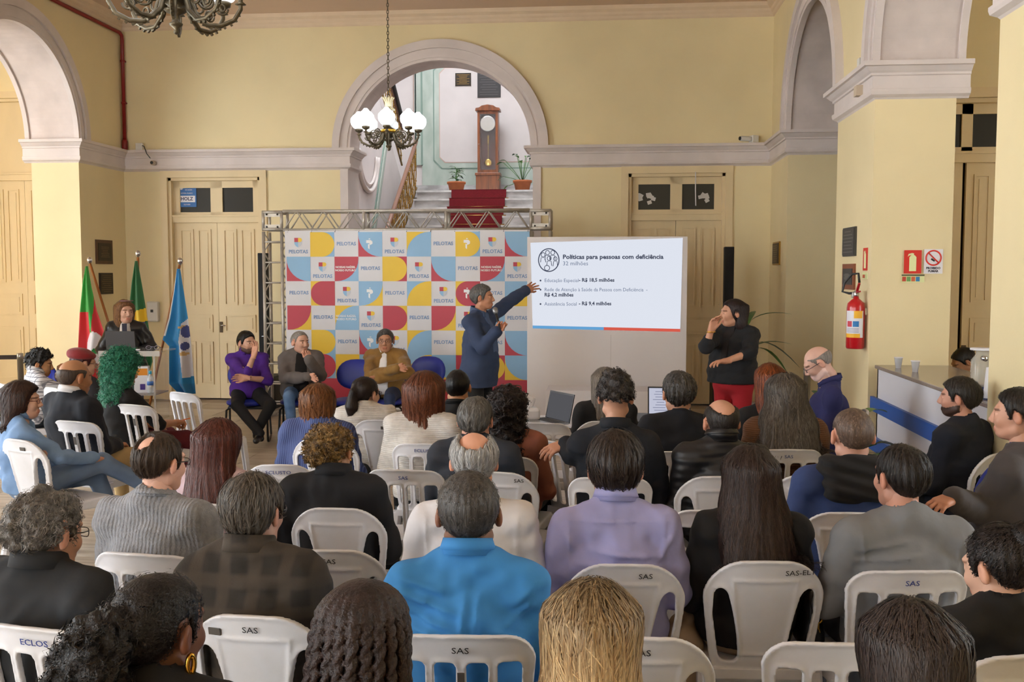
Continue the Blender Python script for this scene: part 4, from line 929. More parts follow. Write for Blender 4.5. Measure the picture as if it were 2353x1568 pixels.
q = onZ(2258, 905, 1.10); T = thing('water_dispenser', 'glass water jar with white lid and tap on the counter', 'dispenser', q)
MB().lathe([(.10, 0), (.105, .02), (.085, .05)], n=20).obj('tray', mat('tray_blue', '23305c', .4), T); MB().lathe([(.075, .05), (.08, .08), (.078, .22), (.05, .26), (.05, .29)], n=24).obj('jar', mat('jar_glass', 'c8c4b8', .05, alpha=.45), T); MB().lathe([(.05, .285), (.085, .288), (.085, .30), (0, .302)], n=24).obj('lid', M_WHITEP, T)
MB().lathe([(0, 0), (.018, 0), (.018, .04), (0, .04)], (-.03, -.07, .24), 12, Matrix.Rotation(PI/2, 3, 'X')).obj('tap', M_STEEL, T)
q = onZ(2274, 918, 1.10); T = thing('cup_stack', 'tall stack of white paper cups beside the water jar', 'cup stack', q+Vector((0, 0, 0)))
MB().lathe([(.036, 0), (.036, .06), (.026, .20), (.0, .205)], n=16).obj('cups', M_WHITEP, T); MB().lathe([(.055, 0), (.055, .008), (0, .008)], n=16).obj('saucer', mat('tray_blue', '23305c'), T)
# ------------------------------------------------------------------ belt posts, left desk, plants
def post(label, loc, belt=None):
    T = thing('belt_post', label, 'post', loc)
    MB().lathe([(.17, 0), (.17, .012), (.04, .04)], n=24).obj('post_base', M_STEEL, T); MB().lathe([(.033, .03), (.033, .90), (.036, .90), (.036, .97), (0, .972)], n=20).obj('tube', mat('satin_steel', 'c4c4c0', .3, metal=.85), T)
    if belt: MB().add([(0, 0, .95), (belt[0], belt[1], .93), (belt[0], belt[1], .88), (0, 0, .90)], [(0, 1, 2, 3)]).obj('belt', mat('belt_brown', '3f332f', .8), T).modifiers.new('s', 'SOLIDIFY').thickness = .004
    return T
q = onZ(46, 812, .97); post('steel belt post with dark belt at the far left', (q.x, q.y, 0), (-1.6, -.2))
q = onZ(1855, 846, .97); post('steel belt post beside the bald bearded man', (q.x, q.y, 0))
q = onY(15, 835, 9.3); T = thing('desk', 'pale desk with grey blue side panel at the far left', 'table', (q.x-.1, 9.3, 0))
MB().bx(-.7, .24, -.3, .3, .73, .755).obj('desk_top', mat('desk_grey', 'cfc6c0', .5), T); MB().bx(-.7, .0, -.27, -.25, .15, .73).obj('modesty_panel', mat('desk_blue', '7e8fb4', .6), T)
for x in (.02, .18): MB().bx(x, x+.05, -.2, -.15, 0, .73).bx(x, x+.05, .15, .2, 0, .73).obj('leg', mat('desk_leg', 'b4aeb0', .5), T)
o = MB().bx(-.25, .12, -.12, .15, 0, .02).obj('papers', M_WHITEP, label='white papers lying on the pale desk at the left', cat='paper'); o.location = (q.x-.1, 9.3, .756)
q = onY(1945, 990, 7.55)
M_GPOT = mat('grey_pot', '8f8d88', .7)
plant('rubber_plant', 'big leaved green plant in a grey pot beside the counter', (q.x, 7.55, 0), .16, .30, [(.25, 2.2, 1.2, .42, .20, .075, .3), (.2, 2.9, .45, .32, .22, .06, .2), (.18, 3.6, .1, .2, .30, .085, .3), (.28, .6, 1.0, .35, .20, .05, .7), (.25, .0, .5, .25, .24, .06, .9), (.2, 5.6, .5, .22, .28, .07, .9), (.2, 4.6, .4, .2, .24, .075, .4), (.25, 1.4, .8, .25, .2, .06, .4)], M_GPOT)
q = onY(1712, 900, 12.3)
plant('dracaena', 'dark leafy plant standing behind the interpreter', (q.x, 12.3, 0), .16, .3, [(.62+.05*i, a, e, .14, .42, .045, b) for i, (a, e, b) in enumerate(((.1, .9, .5), (.5, .3, .9), (-.4, .5, 1.0), (2.4, .8, .5), (3.5, .6, .6), (1.2, 1.2, .4), (-.2, 1.2, .6)))], M_GPOT)
# ------------------------------------------------------------------ table with projector and laptop among the front rows
q = onZ(1272, 968, .75); T = thing('projector_table', 'small white folding table under the projector and laptop', 'table', (q.x-.22, q.y+.15, 0))
MB().bx(-.42, .40, -.26, .26, .715, .735).obj('table_top', M_WHITEP, T)
for x in (-.36, .34):
    for y in (-.2, .2): MB().tube([(x, y, 0), (x, y, .72)], .014, 8).obj('leg', M_STEEL, T)
T = thing('laptop', 'open silver laptop on the table by the projector', 'laptop', (q.x+.02, q.y+.07, .736), -.95)
MB().bx(-.17, .17, -.24, .0, 0, .014).obj('keyboard_deck', mat('laptop_silver', 'a3a6ab', .35, metal=.6), T)
kb = MB()
for i in range(11):
    for j in range(4): kb.bx(-.15+i*.0275, -.126+i*.0275, -.02-j*.027-.022, -.02-j*.027, .014, .016)
tag(kb.obj('keys', mat('key_grey', '4a4c50', .6), T), kind='stuff')
MB().box((0, .03, .115), (.34, .008, .225), R=Matrix.Rotation(-.22, 3, 'X')).obj('lid', mat('laptop_dark', '33343a', .4), T); MB().box((0, .0245, .115), (.315, .002, .20), R=Matrix.Rotation(-.22, 3, 'X')).obj('screen', emis('dim_screen', '8a8a90', .35), T)
T = thing('projector', 'white projector beside the open laptop', 'projector', (q.x-.26, q.y+.13, .736), .3)
MB().bx(-.13, .13, -.11, .11, .01, .10).obj('housing', M_WHITEP, T, bevel=.02); MB().lathe([(.03, 0), (.038, .01), (.038, .04), (.025, .045)], (.05, .11, .06), 16, Matrix.Rotation(-PI/2, 3, 'X')).obj('lens', M_BLACKM, T)
MB().box((.03, .02, .16), (.16, .10, .10), R=Matrix.Rotation(.4, 3, 'Y')).obj('tilted_cover', M_WHITEP, T, bevel=.03)
q = onZ(1512, 958, .74); T = thing('side_desk', 'small dark topped desk carrying the lit laptop', 'table', (q.x, q.y+.1, 0)); MB().bx(-.35, .35, -.25, .25, .70, .72).obj('desk_top', M_BLACKM, T)
for x in (-.3, .3): MB().tube([(x, 0, 0), (x, 0, .70)], .02).bx(x-.03, x+.03, -.22, .22, 0, .02).obj('leg', M_BLACKM, T)
T = thing('laptop', 'laptop with a lit white document screen in the front row', 'laptop', (q.x+.09, q.y+.02, .721), 0)
MB().bx(-.17, .17, -.24, 0, 0, .014).obj('keyboard_deck', M_BLACKM, T); MB().box((0, .03, .13), (.34, .008, .25), R=Matrix.Rotation(-.22, 3, 'X')).obj('lid', M_BLACKM, T); MB().box((0, .024, .132), (.32, .003, .225), R=Matrix.Rotation(-.22, 3, 'X')).obj('screen', emis('doc_screen', 'd9dcf0', .75), T)
for i in range(9): MB().box((-.08+.01*(i % 3), .0435-.0225*(i*.021+.045)/.1, .215-.021*i), (.10 if i % 4 else .06, .002, .004), R=Matrix.Rotation(-.22, 3, 'X')).obj('text_line', emis('doc_ink', '8a8fb0', .6), T)
# ================================================================== white plastic chairs (seat 0.44 m, back 0.86 m), sitter faces +y
M_PLAST = mat('white_plastic', 'dcdde4', .38, var=.06, scale=5, col2='cfcfd2')
def smax(a, b, k):
    h = np.maximum(k-np.abs(a-b), 0)/k; return np.maximum(a, b)+h*h*k/4
def chair_back(kind, h=.006):
    F = Field((-.25, -.36, .42), (.25, -.06, .88), h); X, Y, Z = F.grid(); U = np.abs(X)
    w = Y-(-.185-.20*(Z-.44)+.75*X*X-.02)
    if kind == 'slat':
        hw = .185+.03*np.clip((Z-.44)/.35, 0, 1); r = .075
    else:
        hw = .178+.042*np.clip((Z-.44)/.30, 0, 1)**.8; r = .15
    top = .858+.012*(1-(X/.2)**2)
    qx, qz = U-hw+r, Z-top+r
    d2 = np.minimum(np.maximum(qx, qz), 0)+np.sqrt(np.maximum(qx, 0)**2+np.maximum(qz, 0)**2)-r
    d2 = np.maximum(d2, .43-Z)
    if kind == 'slat':
        z0, z1 = .475, .785
        hole = 9.
        sl = .018*(np.clip((.785-Z)/.31, 0, 1))
        for a, b in ((.014, .079), (.104, .176)):
            c, ww = (a+b)/2-sl*(a+b)/2*1.2, (b-a)/2-.006*np.clip((.785-Z)/.31, 0, 1)
            rr = .02; px, pz = np.abs(U-c)-ww+rr, np.abs(Z-(z0+z1)/2)-(z1-z0)/2+rr
            hole = np.minimum(hole, np.minimum(np.maximum(px, pz), 0)+np.sqrt(np.maximum(px, 0)**2+np.maximum(pz, 0)**2)-rr)
        cen = np.abs(X)-.0
    else:
        t = np.clip((Z-.46)/(.77-.46), 0, 1)
        inner = .084+.056*t**1.8; outer = .152+.036*np.clip((Z-.46)/.2, 0, 1)-.008*t
        hole = smax(smax(inner-U, U-outer, .02), smax(Z-.762, .468-Z, .01), .035)
    d = smax(d2, -hole, .006) if kind != 'slat' else np.maximum(d2, -hole)
    edge = np.clip(1+d/.022, 0, 1)
    th = .0065+.0095*edge**2
    if kind == 'solid':
        # embossed frame line on the middle panel
        fr = np.maximum(U-(.075+.04*t), np.maximum(Z-.79, .50-Z)); th = th+.006*np.exp(-(fr/.007)**2)
    f = smax(d, np.abs(w)-th, .008); F.F[...] = f
    return F.nets()
def chair_seat(h=.009):
    F = Field((-.25, -.26, .36), (.25, .28, .48), h); X, Y, Z = F.grid()
    hw = .205+.02*np.clip((Y+.2)/.4, 0, 1); r = .06
    qx, qy = np.abs(X)-hw+r, np.abs(Y-.02)-.225+r
    d2 = np.minimum(np.maximum(qx, qy), 0)+np.sqrt(np.maximum(qx, 0)**2+np.maximum(qy, 0)**2)-r
    zs = .44-.012*np.exp(-(X/.13)**2-((Y-.02)/.13)**2)-.02*np.clip((Y-.16)/.1, 0, 1)**2
    slab = smax(d2, np.abs(Z-zs)-.008, .008)
    skirt = np.maximum(np.maximum(d2, -d2-.017), np.maximum(Z-.44, .385-Z))
    F.F[...] = np.minimum(slab, skirt); return F.nets()
def chair_leg(front):
    y0, y1 = (.20, .245) if front else (-.185, -.275); b = MB(); n = 9; vs = []
    for i in range(n):
        t = i/(n-1); x = .198+.022*t; y = y0+(y1-y0)*t; z = .43*(1-t); a = .030-.009*t; c = .026-.006*t; s_ = 1 if front else -1
        vs += [(x-a, y-s_*c, z), (x-a, y+s_*c*.4, z), (x-a*.4, y+s_*c, z), (x+a*.6, y+s_*c, z), (x+a, y+s_*c*.4, z), (x+a, y-s_*c, z), (x+a*.5, y-s_*c, z), (x+a*.5, y+s_*c*.3, z), (x-a*.5, y+s_*c*.3, z), (x-a*.5, y-s_*c, z)]
    k = 10; fs = [(i*k+j, i*k+(j+1) % k, (i+1)*k+(j+1) % k, (i+1)*k+j) for i in range(n-1) for j in range(k)]
    fs += [tuple(range(k)), tuple((n-1)*k+j for j in range(k))]
    return b.add(vs, fs).mesh('leg')
CH = {}
for kd in ('slat', 'solid'):
    me = arr_mesh('backrest', *chair_back(kd)); me.materials.append(M_PLAST); CH[kd] = me
_s = arr_mesh('seat', *chair_seat()); _s.materials.append(M_PLAST); CH['seat'] = _s
for fr in (True, False):
    l = chair_leg(fr); l.materials.append(M_PLAST); CH['leg', fr, 1] = l
    m2 = l.copy(); m2.transform(Matrix.Diagonal((-1, 1, 1, 1))); m2.flip_normals(); CH['leg', fr, -1] = m2
rail = MB().bx(-.20, .20, -.215, -.198, .405, .44).mesh('rear_rail'); rail.materials.append(M_PLAST)
M_PEN = mat('pen_blue', '2c3f8a', .6); M_PENK = mat('pen_black', '2a2a2e', .6); M_STK = mat('sticker_grey', '55504c', .6)
def plastic_chair(kind, loc, rz, label, mark=None, mx=0., black=False, stick=None):
    T = thing('plastic_chair', label, 'chair', (loc[0], loc[1], 0), rz, 'white plastic chairs of the audience')
    for nm, me in (('backrest', CH[kind]), ('seat', CH['seat']), ('rear_rail', rail)): link(bpy.data.objects.new(nm, me), T)
    for fr in (True, False):
        for sd in (1, -1): link(bpy.data.objects.new('leg', CH['leg', fr, sd]), T)
    def put(co):
        # lay flat print on the curved back (outer side)
        co[:, 1] = -.185-.20*(co[:, 2]-.44)+.75*co[:, 0]**2-.02-.0105+(co[:, 1])
    if mark:
        o = text(mark, .027, M_PENK if black else M_PEN, T, (mx, 0, .825), name='handwriting', sx=1.2)
        n = len(o.data.vertices); co = np.empty(n*3, np.float32); o.data.vertices.foreach_get('co', co); co = co.reshape(-1, 3); put(co); co[:, 1] -= .004; o.data.vertices.foreach_set('co', co.ravel()); o.data.update()
    if stick is not None:
        me = (MB().bx(stick-.02, stick+.02, -.002, .003, .80, .822) if kind == 'solid' else MB().bx(-.010, .010, -.002, .003, .70, .755)).mesh('sticker'); n = len(me.vertices); co = np.empty(n*3, np.float32); me.vertices.foreach_get('co', co); co = co.reshape(-1, 3); put(co); co[:, 1] -= .002; me.vertices.foreach_set('co', co.ravel()); mobj('sticker', me, M_STK, T)
    return T
# blue upholstered chairs of the panel
M_BLUE = mat('blue_vinyl', '1c2f9a', .45, var=.12, scale=3)
def pad(rx, ry, rz_, e=2.4, q=.35):
    n, m_ = 20, 12; vs = []; sg = lambda a, p: math.copysign(abs(a)**p, a)
    for j in range(m_+1):
        v = -PI/2+PI*j/m_
        for i in range(n):
            u = 2*PI*i/n; vs.append((rx*sg(math.cos(v), q)*sg(math.cos(u), 2/e), ry*sg(math.cos(v), q)*sg(math.sin(u), 2/e), rz_*math.sin(v)))
    return vs, [(j*n+i, j*n+(i+1) % n, (j+1)*n+(i+1) % n, (j+1)*n+i) for j in range(m_) for i in range(n)]
def blue_chair(loc, rz, label):
    T = thing('upholstered_chair', label, 'chair', (loc[0], loc[1], 0), rz, 'blue upholstered chairs of the panel')
    v, f_ = pad(.235, .225, .04); o = MB().add(v, f_, True).obj('seat', M_BLUE, T); o.location = (0, .02, .435)
    v, f_ = pad(.235, .05, .175, 2.2, .75); v = [(x*(1.03+.15*(-z)/.165*.2), y+.35*x*x, z) for x, y, z in v]
    bk = MB().add([(x, y, z) for x, y, z in v], f_, True).obj('backrest', M_BLUE, T); bk.location = (0, -.23, .72); bk.rotation_euler = (.15, 0, 0)
    MB().bx(-.2, .2, -.18, .2, .385, .40).obj('seat_shell', M_BLACKM, T)
    MB().bx(-.03, .03, -.26, -.245, .39, .70).obj('back_bracket', M_BLACKM, T)
    for x in (-.22, .22):
        MB().tube([(x*.8, -.12, .39), (x, -.16, .36), (x*1.05, -.24, .02), (x*1.05, -.20, .012), (x*1.05, .22, .012), (x*1.05, .26, .03), (x, .16, .36), (x*.8, .12, .39)], .0125, 8).obj('leg_frame', M_BLACKM, T)
    return T
# ================================================================== people
_HT = {}
def head_template(h):
    if h in _HT: return _HT[h]
    F = Field((-.105, -.14, -.20), (.105, .14, .135), h)
    F.ell((0, -.015, .028), (.075, .096, .087), 0).ell((0, .03, -.03), (.060, .062, .080), .035).ell((0, .052, -.086), (.032, .034, .026), .025)
    for s_ in (-1, 1):
        F.rc((s_*.052, -.005, -.062), (s_*.026, .048, -.090), .019, .018, .02).ell((s_*.036, .066, -.028), (.022, .02, .022), .02)
    F.rc((-.036, .078, .027), (.036, .078, .027), .011, .011, .016)
    for s_ in (-1, 1): F.ell((s_*.033, .103, .003), (.018, .014, .011), .012, sub=True)
    F.rc((0, .088, .016), (0, .107, -.028), .008, .012, .012)
    for s_ in (-1, 1):
        F.ell((s_*.011, .098, -.035), (.009, .010, .008), .007).ell((s_*.032, .0775, .003), (.0125, .0125, .0115), .002)
    F.rc((-.019, .0875, -.063), (.019, .0875, -.063), .0055, .0055, .006).rc((-.015, .0865, -.073), (.015, .0865, -.073), .0065, .0065, .006)
    for s_ in (-1, 1):
        R = np.array(Euler((-.25, 0, s_*.35)).to_matrix())
        F.ell((s_*.083, -.012, -.004), (.012, .020, .033), .008, R=R).ell((s_*.093, -.004, -.002), (.007, .010, .018), .004, sub=True, R=R)
    F.rc((0, -.022, -.07), (0, -.030, -.115), .051, .050, .03)
    _HT[h] = F.nets(); return _HT[h]
def head_tint(V, beard=None, brow=(.3, .25, .22), lips=(.86, .62, .60)):
    T = np.ones((len(V), 3)); x, y, z = np.abs(V[:, 0]), V[:, 1], V[:, 2]
    T[(x < .024) & (z < -.056) & (z > -.081) & (y > .078)] = lips
    T[(y > .02) & (y < .075) & (z < -.02)] *= (1.0, .97, .96); T[(x > .072) & (y > -.04)] *= (1.06, .92, .88)
    if beard is not None:
        b = (z < np.interp(y, [-.02, .02, .06, .1], [-.035, -.045, -.058, -.052])) & (y > -.02) & (z > -.135) & ~((x < .02) & (z < -.059) & (z > -.078) & (y > .08))
        T[b] = beard
    e = ((x-.0325)/.0145)**2+((z-.003)/.0065)**2
    T[(e < 1) & (y > .06)] = (1.25, 1.3, 1.35); T[(np.abs(x-.032) < .0058) & (np.abs(z-.003) < .0065) & (y > .06)] = (.10, .08, .07)
    T[(x > .013) & (x < .052) & (np.abs(z-(.024-.1*np.abs(x-.03)+.1*(x-.03)*0)) < .0048) & (y > .05)] = brow
    return T
_HA = {}
def hand_template(kind, h=.0048):
    """right hand: wrist at origin, fingers +y, palm faces -z, thumb on -x"""
    if (kind, h) in _HA: return _HA[kind, h]
    F = Field((-.10, -.05, -.11), (.08, .22, .06), h)
    curl, spread = {'relax': (.42, .08), 'open': (.10, .22), 'fist': (1.25, .02), 'grip': (1.0, .05), 'point': (.25, .05)}[kind]
    xs = (-.033, -.011, .011, .031); Ls = (.068, .076, .071, .056)
    for i, (x, L) in enumerate(zip(xs, Ls)):
        F.rc((x*.5, .0, 0), (x, .082-.006*abs(i-1), 0), .019, .0125, .018)
    for i, (x, L) in enumerate(zip(xs, Ls)):
        a = spread*(i-1.4); p = np.array((x, .084-.006*abs(i-1), 0.)); c = curl*(.7+.12*i); ang = 0.
        if kind == 'point' and i > 0: c = 1.15
        for q, f in enumerate((.45, .31, .24)):
            ang += c; d = np.array((math.sin(a)*math.cos(ang), math.cos(a)*math.cos(ang), -math.sin(ang))); e = p+d*L*f*1.08
            F.rc(p, e, .0098-.0009*q, .0092-.0011*q, .004); p = e
    t = .35 if kind in ('fist', 'grip') else .0
    F.rc((-.018, .018, -.004), (-.040, .048, -.012-.02*t), .017, .0125, .014).rc((-.040, .048, -.012-.02*t), (-.052+.06*t, .078, -.022-.05*t), .0115, .0105, .005).rc((-.052+.06*t, .078, -.022-.05*t), (-.054+.10*t, .104, -.028-.05*t), .0105, .0085, .004)
    F.rc((0, -.04, 0), (0, .012, 0), .026, .022, .015)
    _HA[kind, h] = F.nets(); return _HA[kind, h]
def sel(a, b, k): 
    h = np.maximum(k-np.abs(a-b), 0)/k; return np.minimum(a, b)-h*h*k/4
def hair_mesh(style, h=.006, seed=1, th=.014, zb=-.075, L=.30, wx=.10, amp=.0014, N=52, vol=0., drape=.05, fl=.0, side=0., fc=.055):
    """hair volume in head space"""
    long_ = style in ('long', 'bob', 'curlylong'); zlo = -L-.04 if long_ or style in ('pony', 'braids', 'curlypony') else -.16
    F = Field((-.19, -.26, zlo), (.19, .12, .22), h); X, Y, Z = F.grid(); P = (X, Y, Z)
    r = (.077+th, .099+th, .087+th+vol); k0 = np.sqrt((X/r[0])**2+((Y+.018)/r[1])**2+((Z-.03)/r[2])**2)
    cap = (k0-1)*.085
    n1 = vnoise(P, 40, seed)
    zl = np.interp(Y, [-.13, -.07, -.050, -.038, -.028, .004, .012, .024, .045, .078, .12], [zb, zb+.004, zb+.02, -.01, .028, .034, -.012, -.012, .048+fl, .078+fl, .10+fl]).astype(np.float32)+.006*n1
    if style in ('long', 'bob', 'curlylong') and fc > .03: zl = np.interp(Y, [-.02, .03, .06, .085, .12], [-.12, -.06, .055+fl, .08+fl, .11]).astype(np.float32)+.004*n1
    d = smax(cap, zl-Z, .012)
    th_ = np.arctan2(X-side*.02, Y+.02+.4*(Z-.1)*0)
    if style in ('bald', 'horseshoe'):
        c = np.sqrt((X/.060)**2+((Y+.035)/.118)**2+((Z-.112)/.082)**2); d = smax(d, (1.0-c)*.06+.004*n1, .01)
        if style == 'bald': d = smax(d, Z-.055+.01*n1, .01)
    if style == 'crown': # thin patch at the crown
        c = np.sqrt((X/.034)**2+((Y+.085)/.042)**2+((Z-.10)/.045)**2); d = smax(d, (1.0-c)*.04+.004*n1, .01)
    if long_:
        t = np.clip((.03-Z)/(L), 0, 1.2); sm = np.clip(t*2.0, 0, 1); sm = sm*sm*(3-2*sm); W_ = (.072+th)*(1-sm)+wx*sm*(1-.08*np.clip(t-.5, 0, 1)); D_ = .094*(1-sm)+(.088-.03*t)*sm+.0*X
        yc = -.035-drape*t-.02*t*t
        e = (np.sqrt((X/W_)**2+((Y-yc)/D_)**2)-1)*np.minimum(W_, D_)
        e = np.maximum(e, np.maximum(Z-.06, -L+.03*vnoise(P, 60, seed+3)+.25*np.abs(X)-Z))
        face = np.sqrt((X/.060)**2+((Y-.105)/.105)**2+((Z+.06)/.135)**2); e = smax(e, (1-face)*.06, .02)
        e = smax(e, Y-fc, .02)
        d = sel(d, e, .05)
    F.F[...] = d
    if style == 'bun': F.ell((side*.03, -.105, .098+vol), (.046, .040, .042), .008).rc((side*.03-.014, -.148, .10), (side*.03+.016, -.146, .108), .004, .004, .008, sub=True)
    if style == 'bunlow': F.ell((0, -.115, .045), (.055, .05, .05), .01).rc((-.012, -.165, .045), (.02, -.163, .052), .004, .004, .006, sub=True)
    if style == 'pony':
        F.rc((0, -.10, .055), (0, -.135, .03), .025, .022, .012).rc((0, -.135, .03), (-.012, -.145, -.08), .028, .042, .015).rc((-.012, -.145, -.08), (-.03, -.13, -L+.03), .042, .016, .015)
    if style == 'curlypony':
        F.rc((.0, -.10, .04), (-.01, -.16, .01), .03, .05, .02).rc((-.01, -.16, .01), (-.045, -.17, -.12), .065, .085, .02).rc((-.045, -.17, -.12), (-.06, -.15, -L+.06), .085, .06, .02)
    if style == 'topcurl':
        F.ell((-.02, -.055, .06), (.105, .085, .085), .02).ell((-.05, -.10, .02), (.07, .06, .085), .02)
    if style == 'afro' or style == 'curlylong':
        pass
    rs = np.random.RandomState(seed)
    if style == 'braids':
        for i in range(17):
            a = -2.2+4.4*i/16; sx, sy = math.sin(a), -math.cos(a); p0 = np.array((.02*sx, .03+.02*sy, .128)); rr = .088+.008*rs.rand(); pts = []
            for j in range(15):
                t = j/14; el = (1-t*1.25)*PI/2
                if t < .62: q = np.array((rr*sx*math.cos(max(el, 0)), -.018+(rr+.024)*sy*math.cos(max(el, 0)), .03+(.102)*math.sin(max(el, 0))))
                else:
                    u = (t-.62)/.38; q = np.array((rr*sx*(1+.15*u)+.01*rs.randn()*u, -.018+(rr+.024)*sy-.02*u, .03+.02-u*(L-.0)))
                pts.append(q)
            pts = np.array(pts); ss = np.linspace(0, len(pts)-1, 74); B = np.stack([np.interp(ss, np.arange(len(pts)), pts[:, c]) for c in range(3)], 1)
            tg = np.gradient(B, axis=0); tg /= np.linalg.norm(tg, axis=1)[:, None]; u_ = np.cross(tg, (B-np.array((0, -.018, .03)))); u_ /= np.linalg.norm(u_, axis=1)[:, None]+1e-9; v_ = np.cross(tg, u_)
            for q in (0, PI):
                ph = np.arange(len(B))*.95+q+i; H_ = B+u_*np.cos(ph)[:, None]*.0068+v_*np.sin(ph)[:, None]*.0045
                for j in range(len(B)-1): F.rc(H_[j], H_[j+1], .0078, .0078, .0)
    G = F.F; near = np.abs(G) < .05
    if style in ('curly', 'curlylong', 'afro', 'topcurl', 'curlypony', 'messy'):
        fq = {'curly': 150, 'curlylong': 130, 'afro': 170, 'topcurl': 150, 'curlypony': 120, 'messy': 80}[style]
        if style == 'curlypony': near = near & (Y < -.10-.0*X)
        G += np.where(near, amp*1.6*vnoise(P, fq, seed)+amp*1.3*vnoise(P, fq*1.9, seed+1), 0)
    elif style != 'braids':
        wob = 1.5*vnoise(P, 22, seed+5)
        G += np.where(near, amp*np.sin(th_*N*.45+wob)+amp*.7*np.sin(th_*N+2*wob)+.003*vnoise(P, 38, seed+7), 0)
    return F
def _tri(A, P, F):
    q = (P-F.lo)/F.h; q = np.clip(q, 0, np.array(A.shape[:3])-1.001); i = q.astype(int); f = q-i; r = 0.
    for a in (0, 1):
        for b in (0, 1):
            for c in (0, 1):
                w = np.abs(1-a-f[:, 0])*np.abs(1-b-f[:, 1])*np.abs(1-c-f[:, 2]); v = A[i[:, 0]+a, i[:, 1]+b, i[:, 2]+c]; r = r+(w[:, None]*v if v.ndim > 1 else w*v)
    return r
def strands(F, V, style, n, steps, step, wid, seed, lift=.004, curl=0., anchor=None):
    """flat hair ribbons traced over the hair surface"""
    rs = np.random.RandomState(seed); G = np.stack(np.gradient(F.F, F.h), -1); p = V[rs.randint(0, len(V), n)].astype(float)+rs.normal(size=(n, 3))*.002
    if style in ('long', 'bob'):
        wt = np.clip((V[:, 2]+.12)/.2, .08, 1); p = V[rs.choice(len(V), n, p=wt/wt.sum())].astype(float)
    ok = np.ones(n, bool); pd = None; lf = lift*rs.rand(n)+.0006; ph = rs.rand(n)*6.28; L = []; S_ = []; fl = rs.normal(size=(n, 3))*.22
    for k in range(steps+1):
        g = _tri(G, p, F); g /= np.linalg.norm(g, axis=1)[:, None]+1e-9; p = p-np.clip(_tri(F.F, p, F)-lf, -.02, .02)[:, None]*g
        if anchor is not None: d = np.array(anchor)-p
        else:
            d = np.stack([p[:, 0]*7, (p[:, 1]+.03)*7-.25, np.full(n, -1.)], 1)
        d = d/(np.linalg.norm(d, axis=1)[:, None]+1e-9)+fl*(1.0 if not curl else .5)
        d = d-(d*g).sum(1)[:, None]*g; d /= np.linalg.norm(d, axis=1)[:, None]+1e-9; sd = np.cross(d, g)
        if curl: d = d*np.cos(k*1.1+ph)[:, None]*(1-curl)+sd*np.sin(k*1.3+ph)[:, None]*curl+d*.45; d /= np.linalg.norm(d, axis=1)[:, None]+1e-9; sd = np.cross(d, g)
        if pd is not None: ok &= (d*pd).sum(1) > (-.3 if not curl else -2)
        pd = d; alive = ((p[:, 2] > F.ax[2][0]+.05+.02*rs.rand(n)) & ok)[:, None]; L.append(p.copy()); S_.append(sd*(wid*(1-.75*(k/steps)**2))*alive); p = p+d*step*alive
    L = np.array(L); S_ = np.array(S_); A = np.stack([L-S_, L+S_], 2).transpose(1, 0, 2, 3).reshape(-1, 3)
    b = (np.arange(n)*(steps+1)*2)[:, None]+2*np.arange(steps)[None]; b = b.ravel(); Q = np.stack([b, b+1, b+3, b+2], 1)
    t = np.repeat(rs.lognormal(-.05, .20, n), (steps+1)*2); return A, Q, np.repeat(t[:, None], 3, 1)
def basis(d, nrm):
    d = Vector(d).normalized(); n_ = Vector(nrm); n_ = (n_-d*n_.dot(d)).normalized(); x = d.cross(n_); return np.array(((x.x, d.x, n_.x), (x.y, d.y, n_.y), (x.z, d.z, n_.z)))
def lite(c, k=1.10):
    v = [min(255, int(int(c[i:i+2], 16)*k*q)) for i, q in ((0, .97), (2, 1.02), (4, 1.08))]; return '%02x%02x%02x' % tuple(v)
def skin_mat(c):
    return mat('skin_'+c, lite(c), .5, var=.10, scale=14, attr='tint', bump=.03, bscale=120, spec=.4)
def hair_mat(c, c2=None, curly=False, rough=.42):
    return mat('hair_'+c+(c2 or '')+('k' if curly else ''), c, rough, var=.45, scale=(38 if curly else 30), stretch=(1, 1, 1) if curly else (4, 4, .35), col2=c2, bump=.35 if not curly else .5, bscale=90 if not curly else 160, spec=.35, attr='tint')
def cloth_mat(c, kind='plain', c2=None):
    v = [int(c[i:i+2], 16) for i in (0, 2, 4)]
    if max(v) < 75: c = '%02x%02x%02x' % tuple(int(x*.78) for x in v)
    nm = 'cloth_'+c+kind+(c2 or '')
    if kind == 'stripe': return mat(nm, c, .85, bump=.1, bscale=200, pat=bands('X', 22, c2, .8, .72, .85))
    if kind == 'check': return mat(nm, c, .85, bump=.1, bscale=200, pat=bands('X', 9, c2, .8, .86, .95, ('Z', 9)))
    if kind == 'plaid': return mat(nm, c, .85, bump=.15, bscale=160, var=.2, scale=7, pat=bands('X', 3.2, c2, .75, .45, .8, ('Z', 3.2)))
    if kind == 'knit': return mat(nm, c, .95, var=.15, scale=30, bump=.3, bscale=260, rib=('Z', 26, .35), sheen=.06)
    if kind == 'cable': return mat(nm, c, .95, var=.2, scale=40, bump=.5, bscale=150, rib=('X', 20, .30), sheen=.06)
    if kind == 'denim': return mat(nm, c, .9, var=.25, scale=5, col2=c2, bump=.15, bscale=220)
    if kind == 'velvet': return mat(nm, c, .8, var=.25, scale=9, bump=.25, bscale=40, sheen=.15)
    if kind == 'puffer': return mat(nm, c, .5, bump=.1, bscale=30, rib=('Z', 7, .35))
    if kind == 'leather': return mat(nm, c, .35, bump=.25, bscale=25)
    return mat(nm, c, .88, var=.10, scale=9, bump=.30, bscale=18)
def rotz(v, a): return Vector((v[0]*math.cos(a)-v[1]*math.sin(a), v[0]*math.sin(a)+v[1]*math.cos(a), v[2] if len(v) > 2 else 0))
